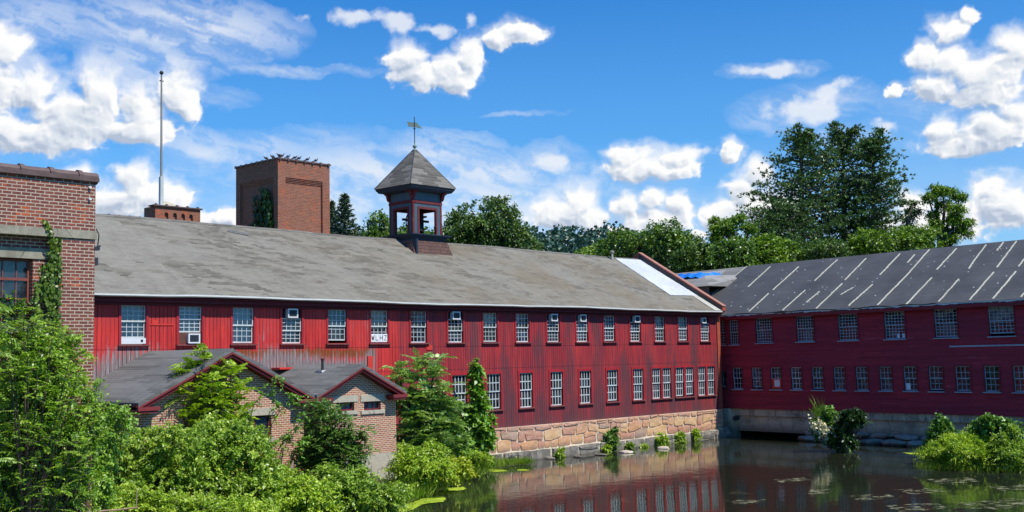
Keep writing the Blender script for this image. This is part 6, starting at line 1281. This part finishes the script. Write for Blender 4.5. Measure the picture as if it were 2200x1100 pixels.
# ------------------------------------------------------------------ water, ground, hills, algae, bits on the water
mb = MB(); mb.face([(-120, -90, WZ), (60, -90, WZ), (60, 8, WZ), (-120, 8, WZ)]); o = mb.build('water', MT['water']); tag(o, kind='structure')
BANK = [(-90, -50), (-62, -30), (-50, -22), (-42, -14.5), (-38, -11), (-35.2, -9.4), (-31.2, -6.5), (-27.5, -4.2), (-24.2, -2.1), (-20.5, -.4), (-18, .6), (-16, 3), (1, 3), (2.5, 14), (40, 14), (600, 14)]
def sdist(X, Y):
    """signed distance to the bank line: positive on the land (north-west) side"""
    best = np.full(X.shape, 1e9); sg = np.ones(X.shape)
    for (x0, y0), (x1, y1) in zip(BANK[:-1], BANK[1:]):
        dx, dy = x1-x0, y1-y0; t_ = np.clip(((X-x0)*dx+(Y-y0)*dy)/(dx*dx+dy*dy), 0, 1); d = np.hypot(X-x0-t_*dx, Y-y0-t_*dy); c = dx*(Y-y0)-dy*(X-x0)
        m_ = d < best; best = np.where(m_, d, best); sg = np.where(m_, np.sign(c), sg)
    return best*sg
def axis(lo, hi, a, b, st, growth=1.25):
    v = list(np.arange(a, b, st)); x, s = a, st
    while x > lo: s *= growth; x -= s; v.insert(0, x)
    x, s = b, st
    while x < hi: s *= growth; x += s; v.append(x)
    return np.array(v)
XS = axis(-2500, 2500, -75, 25, .8); YS = axis(-1200, 3000, -45, 20, .8); GX, GY = np.meshgrid(XS, YS)
SD = sdist(GX, GY); gn = fbm(GX*.35+300, GY*.35+300, 4, .5, 31)
GZm = np.where(SD > 0, WZ-.1+np.minimum(SD*.28, .75)+np.minimum(SD, 4)*.03*gn, WZ-.12+np.maximum(SD, -12)*.15)
ISL = np.hypot((GX+7.2)*1.0, (GY+20.0)*.48); GZm = np.where(ISL < 3.2, np.maximum(GZm, WZ+.10-.05*ISL), GZm)
far = np.hypot(GX+20, GY-10); GZm = np.where((GY > 14), GZm+np.clip((far-25)/60, 0, 1)*2.5, GZm)
far2 = np.hypot(GX+62, GY+40); GZm = np.where((GY < -60), WZ+.6+np.clip((-GY-60)/40, 0, 1)*2, GZm)
me = bpy.data.meshes.new('ground'); ny, nx = GX.shape; V = np.stack([GX, GY, GZm], -1).reshape(-1, 3); idx = np.arange(nx*ny).reshape(ny, nx); F = np.stack([idx[:-1, :-1], idx[:-1, 1:], idx[1:, 1:], idx[1:, :-1]], -1).reshape(-1, 4)
me.from_pydata(V.tolist(), [], F.tolist()); me.update(); me.polygons.foreach_set('use_smooth', [True]*len(me.polygons))
m, nt = material('bank_soil_and_weeds'); p = nt.pos(); n1 = nt.noise(p, .8, 5, .6); n2 = nt.noise(p, 9, 4, .7)
finish(nt, nt.mix(nt.mapr(nt.m('ADD', n1, nt.m('MULTIPLY', n2, .3)), .5, .8), nt.mix(n2, (.025, .055, .012), (.07, .13, .02)), (.07, .055, .035)), .95, nt.bump(n2, .8, .05)); me.materials.append(m)
o = bpy.data.objects.new('ground', me); COL.objects.link(o); tag(o, kind='structure')
# hills with far forest
def ridge_h(px):
    xs_ = [-400, 200, 700, 860, 1000, 1150, 1210, 1260, 1330, 1420, 1500, 1600, 1800, 2100, 2600]; ys_ = [560, 540, 520, 508, 503, 500, 514, 508, 508, 515, 530, 560, 590, 600, 600]
    return np.interp(px, xs_, ys_)
TH_ = 420
nx_, ny_ = 150, 14; V = []; 
for j in range(ny_):
    f = j/(ny_-1)
    for i in range(nx_):
        px = -700+3600*i/(nx_-1); T_ = 210+(TH_-210)*f; top = aT(px, ridge_h(px)+14, TH_)[2]; P = aT(px, 700, T_); V.append((P[0], P[1], -3+(top+3)*(f**1.25)))
for i in range(nx_): px = -700+3600*i/(nx_-1); P = aT(px, 700, TH_*1.7); V.append((P[0], P[1], -8))
F = [(j*nx_+i, j*nx_+i+1, (j+1)*nx_+i+1, (j+1)*nx_+i) for j in range(ny_) for i in range(nx_-1)]
me = bpy.data.meshes.new('hills'); me.from_pydata([tuple(map(float, v)) for v in V], [], F); me.materials.append(simple('hill_floor', (.02, .045, .025), .95, .3, .05)); o = bpy.data.objects.new('hills', me); COL.objects.link(o); tag(o, kind='structure')
rng = np.random.default_rng(77); VV = np.array(V[:nx_*ny_]).reshape(ny_, nx_, 3); Q = []
n = 2600; fj = rng.random(n)**.7*(ny_-1.001); fi = (rng.random(n)*.62+.26)*(nx_-1.001); j = fj.astype(int); i = fi.astype(int); u = (fi-i)[:, None]; v_ = (fj-j)[:, None]
C = (VV[j, i]*(1-u)+VV[j, i+1]*u)*(1-v_)+(VV[j+1, i]*(1-u)+VV[j+1, i+1]*u)*v_
for c in C:
    r_ = rng.uniform(2.6, 4.6); m_ = 46; d = rdir(m_, rng, .5); P = c+np.array([0, 0, r_*.8])+d*np.array([r_, r_, r_*1.1])*rng.uniform(.7, 1.08, (m_, 1)); Q.append(leaf_faces(P, unit(d+rng.normal(size=(m_, 3))*.5), unit(d+rng.normal(size=(m_, 3))*.5), rng.uniform(1.1, 2.1, m_), rng.uniform(.9, 1.5, m_)))
o = quads_obj('far_forest', np.concatenate(Q), LM['far']); tag(o, 'wood covering the distant hill, haze tinted into its green', 'forest', None, 'stuff')
# low trees closing the view to the sides and behind the viewer (seen in the glass)
# algae mats on the water
def mat_px(name, pts, label, mtl, z=WZ+.006, group=None):
    P = [aZ(x, y, z) for x, y in pts]; mb = MB(); K = []
    for a, b in zip(P, P[1:]+P[:1]):
        for f in np.linspace(0, 1, 6, endpoint=False): q = a*(1-f)+b*f; K.append((q[0]+random.uniform(-.06, .06), q[1]+random.uniform(-.06, .06), z))
    c = np.mean(K, 0); mb.v = [tuple(map(float, q)) for q in K]+[tuple(map(float, c))]; nk = len(K)
    for i in range(nk): mb.f.append((i, (i+1) % nk, nk)); mb.mi.append(0)
    o = mb.build(name, mtl); tag(o, label, 'algae', group); return o
m, nt = material('bright_algae'); n1 = nt.noise(nt.pos(), 9, 5, .7); n2 = nt.noise(nt.pos(), 1.5, 3)
finish(nt, nt.mix(nt.mapr(nt.m('ADD', n1, nt.m('MULTIPLY', n2, .5)), .5, .95), (.52, .62, .03), (.16, .26, .02)), .8, nt.bump(n1, .5, .02)); ALG = m
mat_px('algae_mat', [(838, 1098), (870, 1086), (905, 1072), (940, 1064), (962, 1070), (950, 1078), (915, 1082), (880, 1096), (850, 1108), (820, 1110)], 'large lime green algae mat along the lower bank', ALG)
mat_px('algae_mat', [(1045, 1008), (1080, 1009), (1092, 1012), (1060, 1014), (1042, 1012)], 'thin algae streak under the grass tuft by the foundation', ALG)
mat_px('algae_mat', [(1115, 1008), (1142, 1009), (1132, 1011), (1112, 1011)], 'tiny algae streak right of the grass tuft', ALG)
mat_px('algae_mat', [(960, 1048), (995, 1046), (1002, 1050), (980, 1055), (958, 1054)], 'small algae patch off the marsh grass', ALG)
mat_px('algae_mat', [(1985, 982), (2020, 985), (2060, 989), (2050, 992), (2010, 990), (1975, 986)], 'algae fringe at the left tip of the islet', ALG)
mat_px('algae_mat', [(2100, 993), (2150, 995), (2200, 997), (2190, 1000), (2130, 998), (2095, 996)], 'algae fringe along the front of the islet', ALG)
mat_px('algae_mat', [(1940, 972), (1975, 973), (1985, 976), (1955, 976)], 'algae strip on the shaded water left of the islet', ALG)
m, nt = material('leaf_litter_film'); n1 = nt.noise(nt.v('MULTIPLY', nt.pos(), (1, 1, 0)), 2.5, 6, .7); tr = nt.n('ShaderNodeBsdfTransparent'); df = nt.n('ShaderNodeBsdfDiffuse'); nt.put(df.inputs[0], (.24, .23, .14)); mx = nt.n('ShaderNodeMixShader'); nt.put(mx.inputs[0], nt.mapr(n1, .50, .60, 0, .85)); nt.L.new(tr.outputs[0], mx.inputs[1]); nt.L.new(df.outputs[0], mx.inputs[2]); oo = nt.n('ShaderNodeOutputMaterial'); nt.L.new(mx.outputs[0], oo.inputs[0]); FILM = m
for pts, lab in [([(1920, 1052), (2000, 1048), (2030, 1056), (1960, 1062)], 'floating litter patch in the middle of the shaded pond'), ([(2060, 1080), (2180, 1070), (2230, 1080), (2150, 1095), (2080, 1092)], 'floating litter patch in the lower right corner'), ([(1740, 1052), (1800, 1050), (1780, 1060), (1735, 1062)], 'floating litter streak left of the pond middle'), ([(1080, 1036), (1120, 1035), (1130, 1040), (1085, 1042)], 'floating litter near the marsh grass'), ([(1820, 1066), (1900, 1060), (1930, 1068), (1850, 1076)], 'thin litter streak between the middle patch and the left streak'), ([(1990, 1030), (2080, 1026), (2110, 1034), (2020, 1040)], 'litter streak nearest the islet reflection'), ([(1660, 1030), (1730, 1026), (1745, 1032), (1680, 1037)], 'faint litter below the tunnel mouth'), ([(1900, 1086), (2010, 1080), (2040, 1092), (1930, 1100)], 'wide floating litter patch at the lower edge'), ([(2130, 1046), (2200, 1040), (2230, 1048), (2160, 1056)], 'litter patch at the right edge of the pond'), ([(1560, 1075), (1640, 1072), (1660, 1079), (1580, 1084)], 'lonely litter patch near the reflected corner')]:
    mat_px('floating_litter', pts, lab, FILM, WZ+.008)
# rocks of the shore
def rock(c, r, label, seed, sq=.55, mat='rock', group='rocks along the shore'):
    rng = np.random.default_rng(seed); bm = bmesh.new(); bmesh.ops.create_icosphere(bm, subdivisions=2, radius=1)
    pl = unit(rng.normal(size=(9, 3))); 
    for v in bm.verts:
        q = np.array(v.co); 
        for n_ in pl:
            e = q@n_-.62
            if e > 0: q = q-n_*e*.9
        v.co = q*np.array([r[0], r[1], r[2]])
    me = bpy.data.meshes.new('rock'); bm.to_mesh(me); bm.free(); me.materials.append(MT[mat]); o = bpy.data.objects.new('rock', me); COL.objects.link(o); o.location = [float(x) for x in c]; o.rotation_euler = (0, 0, rng.uniform(-.4, .4)+RZR); tag(o, label, 'rock', group); return o
rg3 = random.Random(9)
labs = ['flat ledge rock left of the blossom shrub', 'slab rock under the blossom shrub', 'ledge rock right of the dark bush', 'long flat ledge rock at the concrete base', 'square ledge rock midway to the islet', 'last ledge rock before the islet']
for k, s_ in enumerate([6.4, 7.8, 9.3, 10.9, 12.4, 13.9]):
    P = rw(s_, -.55, WZ+.12); rock(P, (.85, .55, .30), labs[k], 200+k, group=None); P = rw(s_+.3, -.05, WZ+.45); rock(P, (.9, .35, .22), 'upper '+labs[k], 220+k, group=None)
for k, (x, y, r_, lab) in enumerate([(1990, 977, .3, 'pale stone at the left tip of the islet'), (2160, 992, .42, 'flat pale stone in the middle of the islet shore'), (2090, 985, .25, 'small stone under the largest islet bush'), (2205, 996, .3, 'stone at the right edge of the islet shore')]): rock(aZ(x, y, WZ+.03), (r_*1.5, r_, r_*.35), lab, 240+k, mat='mortar', group=None)
P = rw(-.2, -.5, WZ+.2); rock(P, (.8, .6, .6), 'mossy boulder at the inner corner between the two mills', 260, group=None)
for k, (x, y) in enumerate([(1180, 985), (1240, 981), (1290, 977), (1345, 972), (1425, 963)]): rock(aZ(x, y, WZ+.03), (.55, .22, .12), ['flat stone below the footing, nearest the marsh grass', 'flat stone below the second lower window in view', 'flat stone left of the dark foundation shrub', 'flat stone right of the dark foundation shrub', 'pale gravel ledge under the pair of foundation bushes'][k], 270+k, mat='mortar' if k > 2 else 'rock', group=None)
# fallen branch in the lower left
t = plant('fallen_branch', aT(250, 1096, 29), 'pale bare branch lying in the brambles at the lower left', 'branch'); mb = MB().tube([aT(205, 1099, 29), aT(250, 1096, 29), aT(296, 1090, 29)], [.03, .026, .018], 7).tube([aT(293, 1091, 29), aT(294, 1052, 29)], [.018, .012], 5); mb.build('wood', MT['deadwood'], t, origin=tuple(t.location))
t = plant('dead_snag', aT(628, 1010, 37), 'short broken brown stump between the bushes before the larger shed', 'stump'); mb = MB().tube([aT(622, 1030, 37), aT(626, 1005, 37), aT(630, 990, 37)], [.09, .07, .02], 7); mb.build('wood', MT['deadwood'], t, origin=tuple(t.location))
